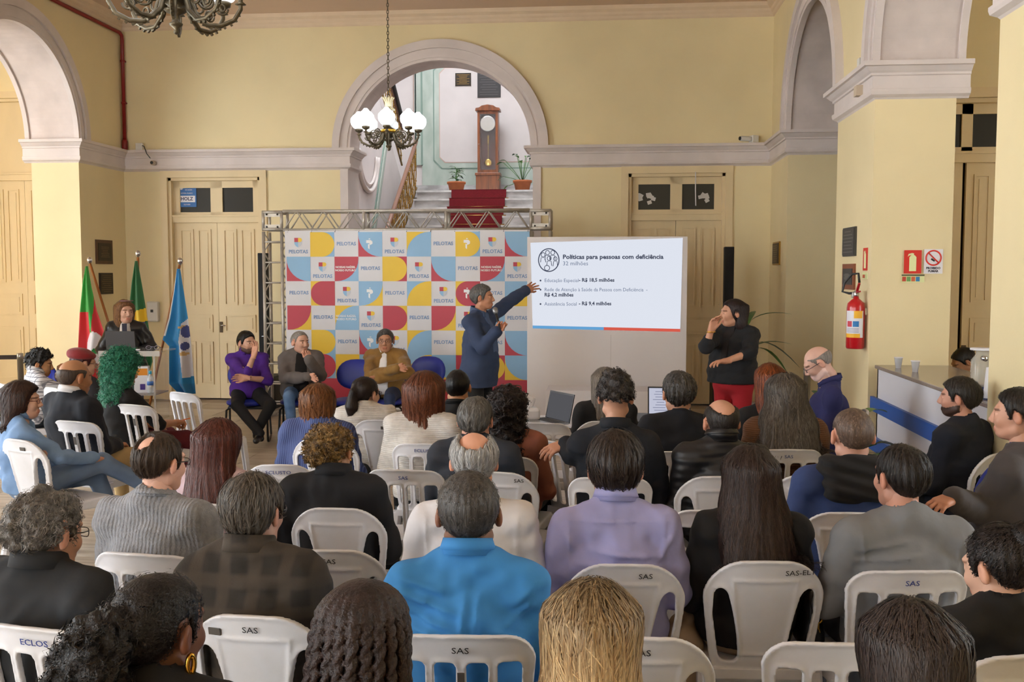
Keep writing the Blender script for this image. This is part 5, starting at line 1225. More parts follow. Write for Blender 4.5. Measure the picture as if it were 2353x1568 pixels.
def person(label, px, py, Y, rz=0., hy=0., hp=0., hr=0., hs=1., w=1., bulk=1., skin='b98a6c', hair=None, hcol='2a2320', hc2=None, top=('2a3040', 'plain', None), bot=('20242c', 'plain', None), sleeve=1., shoe='17171a',
           lean=0., joints=None, hands=None, stand=False, beard=None, glasses=None, collar=None, chair=None, extras=None, seat=.455, knee=None, group='people seated in the audience', neck=0., legs=None, wr=.008, coat=None, hem=0., hth=.0, folds=None):
    """px, py = pixel of the top of the head at depth Y"""
    HT = onY(px, py, Y); zt = HT.z-.006
    h_top = .009 if folds else .0115 if Y < 3.9 else (.015 if Y < 4.6 else (.017 if Y < 7 else .016)); seed = int(px*7+py) % 1000
    zc = zt-.115*hs-hth
    J = {}
    if not stand:
        zs = seat+(zt-seat)*.598; ys = -.075+lean
        J['hipc'] = (0, -.03, seat+.085)
        for n, s_ in (('L', -1), ('R', 1)):
            J['sh'+n] = (s_*.156*w, ys, zs); J['el'+n] = (s_*(.196*w+.022), ys+.05, zs-.275); J['wr'+n] = (s_*.11, ys+.30, seat+.17)
            J['hip'+n] = (s_*.095, .0, seat+.075); J['kn'+n] = (s_*.135, .43, seat+.065); J['an'+n] = (s_*.135, .46, .10)
    else:
        zs = zt*.805; ys = lean; J['hipc'] = (0, 0, zt*.535)
        for n, s_ in (('L', -1), ('R', 1)):
            J['sh'+n] = (s_*.155*w, ys, zs); J['el'+n] = (s_*.24*w, ys-.02, zs-.29); J['wr'+n] = (s_*.24*w, ys+.08, zs-.54)
            J['hip'+n] = (s_*.09, 0, zt*.51); J['kn'+n] = (s_*.10, .02, zt*.28); J['an'+n] = (s_*.10, -.02, .09)
    hyy = ys+.045+neck
    root = Vector((HT.x, HT.y, 0))-rotz((0, hyy, 0), rz)
    def loc(v):
        """pixel + depth -> person space, or a plain triple"""
        if len(v) == 4 and v[0] == 'px': q = onY(v[1], v[2], v[3])-root; return tuple(rotz(q, -rz))
        return v
    for k, v in (joints or {}).items(): J[k] = loc(v)
    J = {k: np.array(v, float) for k, v in J.items()}
    zs = (J['shL'][2]+J['shR'][2])/2; ys = (J['shL'][1]+J['shR'][1])/2
    hc = np.array((0, hyy, zc)); nb = np.array((0, ys+.010, zs+.092))
    T = thing('person', label, 'person', root, rz, group)
    # --- torso primitives shared by body and clothes
    def torso(F, g, arms=True, slv=1., legs_=False):
        hp_, mid = J['hipc'], (J['hipc']*.52+np.array((0, ys, zs))*.48)
        cx = np.array((0, ys+.010, zs-.13))
        F.ell(cx, (.164*w+g, .110*bulk+g, .165+g), 0)
        F.ell(mid+np.array((0, .025*bulk, -.02)), (.156*w*(.5+.5*bulk)+g, .120*bulk+g, .22+g), .06)
        F.ell(hp_, (.176*(.5+.5*bulk)+g, .128*bulk+g, .125+g), .08)
        F.rc(J['shL'], J['shR'], .053+g, .053+g, .05)
        for n in 'LR':
            F.rc(nb-np.array((0, .012, .02)), J['sh'+n]*np.array((.88, 1, 1))+np.array((0, 0, .008)), .058+g*.5, .052+g, .045)
            if arms:
                F.rc(J['sh'+n], J['el'+n], .053*(.6+.4*bulk)+g, .044+g, .03)
                if slv > .5:
                    e = J['el'+n]+(J['wr'+n]-J['el'+n])*(slv-.5)*2*.97; F.rc(J['el'+n], e, .045+g, .036+g*1.1, .015)
                elif slv < .5:
                    pass
    allp = np.array([J[k] for k in J if k[:2] in ('sh', 'el', 'wr', 'hi')]+[nb]); lo, hi = allp.min(0)-.19, allp.max(0)+.16
    # --- body: head, neck, hands, limbs
    hb = .027 if sleeve >= .9 else .015
    F = Field(lo-np.array((0, .05, 0)), np.maximum(hi, hc+.05), hb); torso(F, -.014, arms=False)
    F.rc(nb-np.array((0, .0, .06)), hc+np.array((0, -.022, -.05)), .062, .050, .03)
    for n in 'LR':
        F.rc(J['sh'+n], J['el'+n], .046, .038, .02).rc(J['el'+n], J['wr'+n], .040, .026, .012)
    V, Q = F.nets(); VS, QS, TS_ = [V], [Q], [np.ones((len(V), 3))]
    hV, hQ = head_template(.0056 if (stand or abs(rz+hy) > 1.0) else (.0068 if Y < 4.8 or abs(rz+hy) > .35 else .009))
    RH = np.array(Euler((hp, hr, hy), 'YXZ').to_matrix()) if False else np.array((Matrix.Rotation(hy, 3, 'Z') @ Matrix.Rotation(hp, 3, 'X') @ Matrix.Rotation(hr, 3, 'Y')))
    hx = lambda P: (P*hs) @ RH.T+hc
    VS.append(hx(hV)); QS.append(hQ+len(V)); TS_.append(head_tint(hV, beard)); off = len(V)+len(hV)
    HD = {'L': ('relax', None, None), 'R': ('relax', None, None)}; HD.update(hands or {})
    for n in 'LR':
        kd, d, nr = HD[n]; kV, kQ = hand_template(kd, .0048 if hands and n in hands else .0066); kV = kV.copy()
        if n == 'L': kV[:, 0] *= -1; kQ = kQ[:, ::-1]
        d = np.array(loc(d))-J['wr'+n] if (d is not None and d[0] == 'px') else (np.array(d, float) if d is not None else J['wr'+n]-J['el'+n])
        B = basis(d, nr if nr is not None else (0, -.3, 1)); kV = kV @ B.T+J['wr'+n]
        VS.append(kV); QS.append(kQ+off); TS_.append(np.tile((1.04, .95, .92), (len(kV), 1))); off += len(kV)
    me = arr_mesh('body', np.concatenate(VS), np.concatenate(QS)); set_attr(me, 'tint', np.concatenate(TS_)); mobj('body', me, skin_mat(skin), T)
    # --- upper garment
    g = .010 if coat is None else .020
    F = Field(lo-.03, hi+.03, h_top); torso(F, g, slv=sleeve)
    if stand and hem: 
        z0 = J['hipc'][2]; F.ell((0, .0, z0), (.182*(.5+.5*bulk)+g, .128*bulk+g, .42), .06)
    if collar == 'hood': F.rc((-.10, ys-.075, zs+.07), (.10, ys-.075, zs+.07), .055, .055, .03)
    P = F.grid(); near = np.abs(F.F) < .06
    F.F += np.where(near, wr*vnoise(P, 26, seed)+wr*.6*vnoise((P[0]*.5, P[1]*.5, P[2]*1.3), 60, seed+2)+wr*.35*vnoise(P, 95, seed+6)+wr*.9*np.clip(vnoise((P[0]*.6+.5*P[2], P[1]*.4, P[2]*1.0-.4*P[0]), 48, seed+3)-.35, 0, 1), 0)
    zb_ = seat+.03 if not stand else J['hipc'][2]-.12-hem
    X_, Y_, Z_ = P; F.F = np.maximum(F.F, (zb_-Z_)+0*X_+0*Y_)
    # neck opening
    F.rc(nb+np.array((0, .010, .034)), hc+np.array((0, .012, .0)), .058, .075, .0, sub=True)
    for (x0, z0, x1, z1, am, wd) in (folds or ()):
        X_, Y_, Z_ = P; ax_, az_ = x0, zs+z0; bx_, bz_ = x1-x0, z1-z0; t_ = np.clip(((X_-ax_)*bx_+(Z_-az_)*bz_)/(bx_**2+bz_**2), 0, 1); dd = (X_-ax_-t_*bx_)**2+(Z_-az_-t_*bz_)**2
        F.F -= np.where((Y_ < ys+.02) & near, am*np.sin(np.pi*np.clip(t_, .03, .97))**.5*np.exp(-dd/wd**2), 0)
    V, Q = F.nets(); mobj({'jacket': 'jacket', 'sweater': 'sweater'}.get(coat or '', 'shirt'), arr_mesh('shirt', V, Q), cloth_mat(*top), T)
    if isinstance(extras, dict) and 'panel' in extras:
        pc, w0, w1, zlo_ = extras['panel']; F = Field(lo-.03, hi+.03, .013); torso(F, g+.006, arms=False); X_, Y_, Z_ = F.grid()
        hwid = w1+(w0-w1)*np.clip((Z_-zlo_)/(zs+.06-zlo_), 0, 1); F.F = np.maximum(F.F, np.maximum(np.abs(X_)-hwid, np.maximum(ys+.02-Y_, zlo_-Z_))); F.rc(nb, hc+np.array((0, .0, -.05)), .050, .056, .0, sub=True)
        mobj('undershirt', arr_mesh('undershirt', *F.nets()), cloth_mat(*pc), T)
    # --- trousers and shoes
    pts = np.array([J[k] for k in J if k[:2] in ('hi', 'kn', 'an')]); F = Field(pts.min(0)-.2, pts.max(0)+.2, .023 if (legs is None) else .016)
    F.ell(J['hipc']-np.array((0, 0, .01)), (.168*(.5+.5*bulk), .122*bulk, .11), 0)
    for n in 'LR': F.rc(J['hip'+n], J['kn'+n], .086*(.5+.5*bulk), .064, .04).rc(J['kn'+n], J['an'+n], .062, .050, .02)
    F.F += np.where(np.abs(F.F) < .05, .003*vnoise(F.grid(), 30, seed+4), 0)
    mobj('trousers', arr_mesh('trousers', *F.nets()), cloth_mat(*bot), T)
    for n in 'LR':
        a = J['an'+n]; d = np.array((0, 1, 0.)) if legs is None else np.array(legs.get(n, (0, 1, 0)), float); t_ = a+d*.17; t_[2] = max(t_[2]-.055, .035)
        F = Field(np.minimum(a, t_)-.1, np.maximum(a, t_)+.1, .015 if legs is None else .011); F.rc(a+np.array((0, -.02, -.05)), a+np.array((0, 0, .0)), .042, .045, .02).rc(a+np.array((0, -.03, -.055))*1., t_, .036, .034, .02)
        X_, Y_, Z_ = F.grid(); F.F = np.maximum(F.F, .002-Z_+0*X_+0*Y_)
        mobj('shoe', arr_mesh('shoe', *F.nets()), mat('shoe_'+shoe, shoe, .35), T)
    # --- hair
    if hair:
        st, kw = hair[0], dict(hair[1]); ns = kw.pop('ns', 1200 if Y < 7.5 else 500); sl = kw.pop('sl', None); rt_ = kw.pop('roots', None); cu = kw.pop('curl', 0.); an = kw.pop('anchor', None); lf = kw.pop('lift', .004)
        HF = hair_mesh(st, h=(.0045 if st == 'braids' else .0064) if Y < 4.8 else .0085, seed=seed, **kw); V, Q = HF.nets(); VT = np.full((len(V), 3), .70); QQ = Q; VV = V
        if ns:
            lg = st in ('long', 'bob', 'curlylong', 'pony', 'curlypony'); sn, sp = sl or ((22, .014) if lg else (6, .008)); ns = int(ns*(.36 if lg else .45))
            if lg and sn > 12: sn, sp = sn//2, sp*2
            A, B, tt = strands(HF, V, st, ns, sn, sp, .0014 if Y < 4 else .0025, seed+9, lift=lf, curl=cu, anchor=an); QQ = np.concatenate([Q, B+len(V)]); VV = np.concatenate([V, A]); VT = np.concatenate([VT, np.clip(tt, .4, 1.9)])
        if rt_: VT = VT*(rt_+(1-rt_)*np.clip((.125-VV[:, 2:3])/.16, 0, 1))
        hm = arr_mesh('hair', hx(VV), QQ); set_attr(hm, 'tint', VT)
        mobj('hair', hm, hair_mat(hcol, hc2, st in ('curly', 'curlylong', 'afro', 'topcurl', 'curlypony', 'messy', 'braids')), T)
    # --- collar, glasses
    if collar in ('shirt', 'blazer', 'crew', 'stand', 'turtle'):
        b = MB(); n = 28; H0, H1, o1, fold = {'shirt': (-.012, .036, .008, .030), 'blazer': (-.02, .030, .012, .05), 'crew': (-.012, .012, .006, .012), 'stand': (-.012, .05, .012, .02), 'turtle': (-.02, .055, .012, .03)}[collar]
        gap = {'shirt': .45, 'blazer': .9, 'crew': 0, 'stand': .35, 'turtle': 0}[collar]; rx, ry = .066+o1, .070+o1; vs = []; rows = [(0, H0, 1.06), (0, H1*.6, 1.0), (0, H1, .97), (.008, H1+.004, 1.02), (.016, H1-fold*.5, 1.10), (.022, H1-fold, 1.17)]
        for (o, z, k) in rows:
            for i in range(n+1):
                a = -PI/2+gap/2+PI+(2*PI-gap)*i/n; cc, sn = math.cos(a), math.sin(a); zz = z-.020*sn*1.0-(.02*max(sn, 0) if fold > .02 else 0)
                vs.append((nb[0]+rx*k*cc, nb[1]-.004+ry*k*sn, nb[2]+.012+zz))
        fs = [(j*(n+1)+i, j*(n+1)+i+1, (j+1)*(n+1)+i+1, (j+1)*(n+1)+i) for j in range(len(rows)-1) for i in range(n)]
        o = b.add(vs, fs, True).obj('collar', cloth_mat(*(top if not isinstance(extras, dict) or 'collar' not in extras else extras['collar'])), T); o.modifiers.new('s', 'SOLIDIFY').thickness = .003
    if glasses:
        b = MB()
        for s_ in (-1, 1):
            b.tube([hx(np.array([(s_*.033+.022*math.copysign(abs(math.cos(a))**.6, math.cos(a)), .104-.004*abs(math.cos(a)), .0+.014*math.copysign(abs(math.sin(a))**.7, math.sin(a)))]))[0] for a in [i*2*PI/16 for i in range(16)]], .0016, 5, closed=True)
            b.tube([hx(np.array([q]))[0] for q in ((s_*.054, .100, .005), (s_*.079, .06, .008), (s_*.086, -.01, .012), (s_*.084, -.03, -.005))], .0024, 5)
        b.tube([hx(np.array([q]))[0] for q in ((-.012, .106, .004), (.012, .106, .004))], .0022, 5)
        b.obj('glasses', mat('frame_'+glasses, glasses, .35), T)
    if chair:
        kd = chair[0]; ck = dict(chair[1]); dx = ck.pop('dx', 0.); dy = ck.pop('dy', 0.); cr = ck.pop('rz', rz)
        at = ck.pop('at', None)
        c = (onZ(*at, .868)-rotz((0, -.285, 0), cr)) if at else root+rotz((dx, dy-.0, 0), rz)
        if kd == 'blue': blue_chair((c.x, c.y), cr, ck['label'])
        else: plastic_chair(kd, (c.x, c.y), cr, **ck)
    T['_j'] = 0; del T['_j']
    return T, J, hc, hx, root, rz
# ------------------------------------------------------------------ the audience
SL, SO = 'slat', 'solid'
BLK, NAVY, DKJ = ('1b1b20', 'plain', None), ('1d2433', 'plain', None), ('2c3850', 'denim', '3b4a66')
def ch(kind, label, **k): return (kind, dict(label=label, **k))
STAGE = 'people on the stage side'
# --- left cluster
person('curly dark haired young man in a white checked shirt leaning on his hand', 93, 808, 8.9, rz=-.8, hy=-.45, hp=-.15, skin='a8764f', hair=('curly', dict(th=.022, vol=.012, amp=.006, curl=.5, ns=900, lift=.012)), hcol='1d1a19', top=('cfcfd4', 'check', '4a4a58'), collar='shirt', lean=.08, joints={'elR': (.2, .2, .78), 'wrR': (.03, .20, .92)}, hands={'R': ('fist', (.0, .05, 1), (0, -1, 0))}, chair=ch(SO, 'white plastic chair under the curly haired man in the checked shirt'))
t, J, hc, hx, rt, rz_ = person('person in a dark red beret and charcoal top', 193, 806, 8.7, rz=-.55, hy=-.3, hp=-.1, skin='b98a6c', hair=('short', dict(zb=-.06, ns=300)), hcol='4a1418', top=('33333a', 'plain', None), lean=.06, glasses='3a3030', chair=ch(SO, 'white plastic chair under the person in the red beret'))
F = Field((-.14, -.16, -.02), (.14, .14, .16), .006); F.ell((.0, -.03, .075), (.112, .125, .052), 0).ell((-.02, -.05, .10), (.09, .10, .045), .03); V, Q = F.nets(); mobj('beret', arr_mesh('beret', hx(V), Q), cloth_mat('7d1016', 'velvet'), t)
person('bald man in a navy blazer with white shirt collar', 172, 826, 6.79, rz=-.42, hy=-.12, hp=-.1, hs=1.12, w=1.18, bulk=1.28, skin='a5724f', hair=('bald', dict(th=.004, ns=200, amp=.001, sl=(3, .005), lift=.001)), hcol='5a4a40', beard=(.75, .72, .72), top=('1c2230', 'plain', None), coat='jacket', collar='shirt', extras={'collar': ('e4e4ea', 'plain', None)}, bot=('b59a6c', 'plain', None), chair=ch(SL, 'slatted white plastic chair under the bald man in the navy blazer', stick=-.02, rz=-.3, at=(168, 968)))
t, J, hc, hx, rt, rz_ = person('woman with big curly green hair in a black short sleeved top', 283, 822, 7.65, rz=-.62, hy=-.1, hp=-.12, w=1.05, bulk=1.15, skin='b07a58', hair=('curlylong', dict(L=.27, th=.05, wx=.16, amp=.008, vol=.03, drape=.03, curl=.7, ns=3500, sl=(9, .009), lift=.022)), hcol='1f6b52', hc2='2f8a6c', top=('17171b', 'plain', None), sleeve=.5, bot=('5f1622', 'plain', None), joints={'elR': (.27, .12, .68), 'wrR': (.16, .33, .66)}, hands={'R': ('grip', None, None)}, chair=ch(SL, 'slatted white plastic chair under the woman with green hair', stick=.03, rz=-.38, at=(305, 930)))
MB().tube([J['wrR']+np.array((-.05, .04, .0)), J['wrR']+np.array((.05, .10, .03))], .005, 6).obj('pen', mat('orange_pen', 'e0701f', .4), t)
t, J, hc, hx, rt, rz_ = person('woman with brown bob and red framed glasses in a denim shirt', 52, 880, 6.05, rz=-.85, hy=-.45, hp=.02, w=.98, skin='c08f74', hair=('bob', dict(L=.19, th=.022, wx=.115, drape=.02, ns=1800)), hcol='2c1a14', hc2='3d241a', top=('7d9cc4', 'denim', '6a89b2'), collar='shirt', bot=('5f7390', 'denim', '7288a6'), wr=.013, glasses='5a2026', shoe='4a3026',
    joints={'knL': (-.10, .42, .52), 'anL': (-.05, .55, .12), 'knR': (.02, .44, .62), 'anR': (-.02, .82, .36), 'elR': (.24, .12, .72), 'wrR': (.08, .36, .66)}, legs={'L': (0, 1, 0), 'R': (.1, .9, .5)}, chair=ch(SO, 'white plastic chair with solid back under the woman in denim', stick=.05, rz=-.42, at=(40, 1010)))
MB().lathe([(0, -.006), (.006, 0), (0, .006)], hx(np.array([(.084, -.002, -.045)]))[0], 8).obj('earring', mat('pearl', 'e8e2da', .2), t)
person('person in dark trousers at the left edge behind the curly grey haired man', -175, 985, 3.75, rz=-.95, hair=('short', {}), top=('1f2638', 'plain', None), bot=('1f2840', 'denim', '26324e'), chair=ch(SL, 'white plastic chair at the very left edge of the audience'))
person('balding man in a grey cable knit sweater with glasses', 368, 996, 3.70, rz=-.12, hy=-.28, hp=-.06, hs=.98, w=1.12, bulk=1.15, skin='cf9a80', hair=('crown', dict(th=.010, zb=-.065, amp=.002, ns=2200)), hcol='4a3a2e', hc2='3a2d24', top=('8e9097', 'cable', None), coat='sweater', collar='crew', glasses='2a2626', beard=(.9, .85, .8), chair=ch(SL, 'slatted white plastic chair under the man in the grey sweater', at=(322, 1273)))
person('woman with long straight auburn hair and a pale pink top', 503, 966, 4.49, rz=-.1, hy=-.1, w=.92, skin='d0a48c', hair=('long', dict(L=.28, th=.018, wx=.116, drape=.07, ns=4000, sl=(30, .015))), hcol='5a2a1e', hc2='451d15', top=('d8bfc8', 'plain', None), chair=ch(SL, 'slatted white plastic chair under the woman with auburn hair', mark='SAS', at=(478, 1158)))
person('man with curly grey hair in a charcoal suit jacket', 108, 1137, 2.95, rz=-.16, hy=-.2, hp=-.12, hs=1.06, w=1.12, bulk=1.15, skin='c8947a', hair=('messy', dict(th=.015, vol=.004, zb=-.055, amp=.006, curl=.35, ns=2200, sl=(8, .008), lift=.012)), hcol='5f5a56', hc2='8a8580', top=('2b2d33', 'plain', None), coat='jacket', collar='blazer', glasses='444444', chair=ch(SL, 'slatted white plastic chair under the man in the charcoal suit', mark='ECLOS', at=(82, 1443)))
t, J, hc, hx, rt, rz_ = person('woman with a dark curly ponytail and a gold earring in black', 365, 1322, 2.12, rz=.0, hy=-.35, hp=-.05, hs=1.06, w=.95, skin='6e4530', hair=('curlypony', dict(th=.008, L=.30, amp=.006, curl=.5, ns=3600, sl=(9, .009), lift=.01)), hcol='1a1615', hc2='262020', top=BLK, chair=ch(SO, 'white plastic chair under the woman with the curly ponytail'))
MB().tube([hx(np.array([(.088+.002*math.sin(a), -.002+.008*math.sin(a), -.058+.020*math.cos(a))]))[0] for a in [i*2*PI/16 for i in range(16)]], .006, 7, closed=True).obj('earring', mat('gold', 'd9a84a', .22, metal=1.), t)
person('grey haired man in a brown plaid jacket', 584, 1094, 3.10, rz=-.05, hy=-.18, hp=-.05, hs=1.02, w=1.16, bulk=1.18, skin='b08068', hair=('short', dict(th=.015, zb=-.085, vol=.004, ns=2600, sl=(9, .009), lift=.006)), hcol='6a625a', hc2='4a433c', top=('332c26', 'plaid', '40372e'), coat='jacket', collar='blazer', glasses='3a3a3a', chair=ch(SO, 'solid backed white plastic chair under the man in the plaid jacket', mark='SAS', mx=.0, black=True, stick=-.12, at=(577, 1415)))
person('person with long dark box braids in front', 838, 1356, 2.1, rz=.05, hy=-.2, hp=-.12, hs=1.06, w=.95, skin='7a4e38', hair=('braids', dict(th=.008, L=.27, amp=.001, ns=0)), hcol='2b1f1e', hc2='3d2c2a', top=('222026', 'plain', None), chair=ch(SO, 'white plastic chair under the person with braids'))
# --- middle
person('woman with short auburn brown hair in a blue striped jacket', 733, 886, 6.2, rz=-.05, hy=-.12, hs=.96, w=1.1, bulk=1.1, skin='c08f74', hair=('bob', dict(L=.155, th=.022, wx=.110, drape=.0, ns=1700, sl=(16, .011), lift=.010)), hcol='6a4024', hc2='8a5a34', top=('33406e', 'stripe', '5c6c9c'), coat='jacket', chair=ch(SO, 'solid backed white plastic chair under the woman in the striped jacket', at=(742, 1008)))
person('woman with a dark ponytail and glasses in a cream sweater', 842, 868, 7.0, rz=.0, hy=-.5, w=1.0, skin='c89a80', hair=('pony', dict(L=.24, th=.012, ns=1300, anchor=(0, -.13, .04), sl=(12, .010))), hcol='1e1614', hc2='2e2220', top=('d4cfc8', 'knit', None), coat='sweater', glasses='2a2022', chair=ch(SO, 'grey shaded solid backed plastic chair under the woman with the ponytail', stick=.03, at=(872, 965)))
person('woman with straight auburn bob in a cream knit sweater and red collar', 975, 861, 6.12, rz=.0, hy=.03, hs=1.1, w=1.1, bulk=1.12, skin='c89a80', hair=('bob', dict(L=.24, th=.030, wx=.120, drape=.0, ns=2200, sl=(22, .013))), hcol='59301c', hc2='6d3c24', top=('d8d4ce', 'knit', None), coat='sweater', collar='turtle', extras={'collar': ('8a1420', 'plain', None)}, chair=ch(SL, 'slatted white plastic chair under the woman in the cream knit sweater', mark='ECLUSTO', at=(978, 1020)))
person('boy with very short black hair in a black tee shirt', 1052, 850, 6.6, rz=0, hs=1.0, w=.95, skin='b07a58', hair=('short', dict(th=.007, zb=-.06, amp=.001, ns=900, sl=(3, .005), lift=.002)), hcol='121113', top=('151518', 'plain', None), sleeve=.45, collar='crew', chair=ch(SO, 'white plastic chair under the boy in the black tee shirt'))
t, J, hc, hx, rt, rz_ = person('woman with long dark curls and sunglasses on her head in a rust top', 1168, 893, 5.75, rz=-.1, hy=-.1, w=1.05, bulk=1.1, skin='b07a58', hair=('curlylong', dict(L=.30, th=.02, wx=.118, amp=.006, curl=.6, ns=2600, sl=(14, .010), lift=.014)), hcol='1e1515', hc2='2c1f1d', top=('8a5240', 'plain', None), chair=ch(SL, 'white plastic chair under the woman in the rust top'))
b = MB()
for s_ in (-1, 1): b.tube([hx(np.array([(s_*.036+.026*math.cos(a), .055+.008*math.sin(a), .122+.012*math.sin(a))]))[0] for a in [i*2*PI/14 for i in range(14)]], .004, 5, closed=True); b.tube([hx(np.array([q]))[0] for q in ((s_*.062, .05, .12), (s_*.092, -.02, .07), (s_*.095, -.05, .03))], .004, 5)
b.obj('sunglasses', mat('tortoise', '5a3018', .3), t)
person('grey haired man in a slate sweater', 1093, 913, 5.3, rz=-.12, hy=.02, hs=1.06, w=1.16, bulk=1.15, skin='b9826a', hair=('short', dict(th=.011, zb=-.065, amp=.002, ns=2000, sl=(5, .007))), hcol='565350', hc2='77736e', top=('343a48', 'plain', None), coat='sweater', chair=ch(SO, 'solid backed white plastic chair under the man in the slate sweater', mark='SAS', mx=.12, black=True, at=(1140, 1085)))
t, J, hc, hx, rt, rz_ = person('woman with curly blonde tipped updo in a black blazer', 772, 984, 4.46, rz=.0, hy=-.25, hs=.88, w=1.1, skin='a8734f', hair=('topcurl', dict(th=.008, amp=.0075, curl=.6, ns=2600, sl=(8, .008), lift=.015)), hcol='4a3522', hc2='a8834a', top=('17181f', 'plain', None), coat='jacket', collar='blazer', chair=ch(SO, 'solid backed white plastic chair under the woman in the black blazer', at=(771, 1168)))
MB().lathe([(0, -.007), (.006, 0), (0, .007)], hx(np.array([(.086, -.002, -.042)]))[0], 8).obj('earring', mat('gold', 'd9a84a', .22, metal=1.), t)
person('balding man with grey sides in a white shirt', 1089, 991, 3.72, rz=.04, hy=.06, hp=-.04, hs=.98, w=1.14, bulk=1.15, skin='cf9274', hair=('horseshoe', dict(th=.016, zb=-.075, amp=.002, ns=1900, sl=(7, .008))), hcol='9c9a98', hc2='c4c2c0', top=('dcdade', 'plain', None), folds=[(-.14,-.05,.14,-.085,.015,.010),(-.05,-.13,.17,-.115,.015,.010),(-.172,.05,-.165,-.15,.009,.007),(.172,.05,.165,-.15,.009,.007),(-.15,.0,-.02,.055,.010,.011)], collar='shirt', chair=ch(SO, 'white plastic chair hidden under the man in the white shirt'))
person('man with cropped grey hair in a bright blue shirt', 1077, 1086, 3.0, rz=.06, hy=.08, hs=1.08, w=1.16, bulk=1.2, skin='7d5540', hair=('short', dict(th=.010, zb=-.065, amp=.0012, ns=2600, sl=(3, .005), curl=.5, lift=.004)), hcol='3c3836', hc2='5c5855', top=('3b86c8', 'plain', None), folds=[(-.22,.045,-.05,.0,.013,.010),(-.22,.0,-.03,-.05,.016,.010),(-.21,-.045,-.02,-.10,.016,.010),(-.19,-.095,.0,-.14,.014,.011),(.0,.0,-.016,-.13,.010,.008),(.04,.0,.026,-.13,.010,.008),(.21,-.02,.11,-.11,.015,.011),(.22,.03,.14,-.04,.011,.011),(.07,-.10,.17,-.15,.012,.011)], collar='shirt', bot=('22293a', 'plain', None), chair=ch(SL, 'slatted white plastic chair under the man in the bright blue shirt', mark='SAS', black=True, stick=.0, at=(1058, 1460)))
person('man with thick dark brown hair in a lavender shirt', 1414, 999, 3.74, rz=.05, hy=.0, hs=1.1, w=1.12, bulk=1.12, skin='c8927a', hair=('short', dict(th=.018, zb=-.10, vol=.004, ns=2600, sl=(9, .009), lift=.006)), hcol='2a201c', hc2='3c302a', top=('a9aade', 'plain', None), folds=[(-.19,.036,.19,.036,.007,.006),(-.10,-.065,.19,-.095,.015,.010),(-.15,-.12,.17,-.14,.014,.010),(-.176,.05,-.170,-.2,.008,.006),(.176,.05,.170,-.2,.008,.006),(.21,-.01,.15,-.12,.013,.010),(-.20,.0,-.14,-.09,.010,.010)], collar='shirt', chair=ch(SO, 'solid backed white plastic chair under the man in the lavender shirt', mark='SAS', mx=.07, black=True, at=(1438, 1297)))
person('woman with straight grey blonde hair in a black top', 1390, 847, 7.1, rz=.08, hy=.2, w=1.05, skin='c89a80', hair=('long', dict(L=.26, th=.016, wx=.108, drape=.03, ns=1800)), hcol='8d8378', hc2='6a6158', top=BLK, chair=ch(SO, 'solid backed white plastic chair under the woman with grey blonde hair', at=(1390, 968)))
person('man with a faded haircut in a navy blazer resting his arm on the next chair', 1415, 863, 5.3, rz=.0, hy=.0, hs=1.0, w=1.12, bulk=1.12, skin='b98468', hair=('curly', dict(th=.016, zb=.0, vol=.02, amp=.005, curl=.4, ns=1500, lift=.012)), hcol='2c2624', hc2='443c38', top=('171e2c', 'plain', None), coat='jacket', collar='blazer', joints={'elL': ('px', 1322, 1042, 5.32), 'wrL': ('px', 1300, 1022, 5.38)}, hands={'L': ('relax', ('px', 1262, 1034, 5.35), (0, -.4, 1))}, chair=ch(SL, 'slatted white plastic chair under the man with the faded haircut', at=(1402, 1098)))
person('man with short grey black hair in a navy sweater', 1559, 856, 6.0, rz=.12, hy=.1, hs=1.08, w=1.15, bulk=1.15, skin='b98468', hair=('short', dict(th=.014, zb=-.065, amp=.003, curl=.3, ns=1600)), hcol='3a3836', hc2='5f5c5a', top=('161b28', 'plain', None), coat='sweater', chair=ch(SL, 'slatted white plastic chair under the man in the navy sweater', at=(1580, 1037)))
person('bald man in a black quilted jacket', 1656, 916, 5.3, rz=.1, hy=.14, hs=1.08, w=1.1, bulk=1.1, skin='c08a6e', hair=('horseshoe', dict(th=.006, zb=-.065, amp=.001, ns=1200, sl=(3, .005), lift=.002)), hcol='3a3431', top=('1f1f24', 'puffer', None), coat='jacket', collar='stand', chair=ch(SO, 'solid backed white plastic chair under the bald man in the quilted jacket', at=(1652, 1095)))
person('woman with straight copper red hair in black', 1768, 838, 6.6, rz=.12, hy=.1, w=.98, skin='d0a48c', hair=('long', dict(L=.30, th=.016, wx=.105, drape=.05, ns=1700)), hcol='8a4418', hc2='5e2a12', top=BLK, chair=ch(SO, 'white plastic chair under the woman with copper red hair'))
person('woman with long wavy grey hair in a brown cardigan', 1803, 864, 6.12, rz=.08, hy=.02, hs=1.05, w=1.15, bulk=1.15, skin='c89a80', hair=('long', dict(L=.33, th=.022, wx=.150, drape=.09, ns=4500, sl=(36, .015), lift=.01)), hcol='67605a', hc2='4a433d', top=('6e4b34', 'knit', None), coat='sweater', chair=ch(SL, 'slatted white plastic chair under the woman with long grey hair', mark='SAS', at=(1812, 1033)))
t, J, hc, hx, rt, rz_ = person('man with a buzz cut in a blue jacket with a black hood', 1959, 938, 4.58, rz=.06, hy=.02, hs=1.06, w=1.2, bulk=1.15, skin='c08a70', hair=('short', dict(th=.005, zb=-.06, amp=.0006, ns=1600, sl=(2, .004), lift=.0015)), hcol='5c4a40', hc2='7a6455', top=('2b3d6b', 'plain', None), coat='jacket', chair=ch(SO, 'solid backed white plastic chair under the man with the black hood', at=(1950, 1178)))
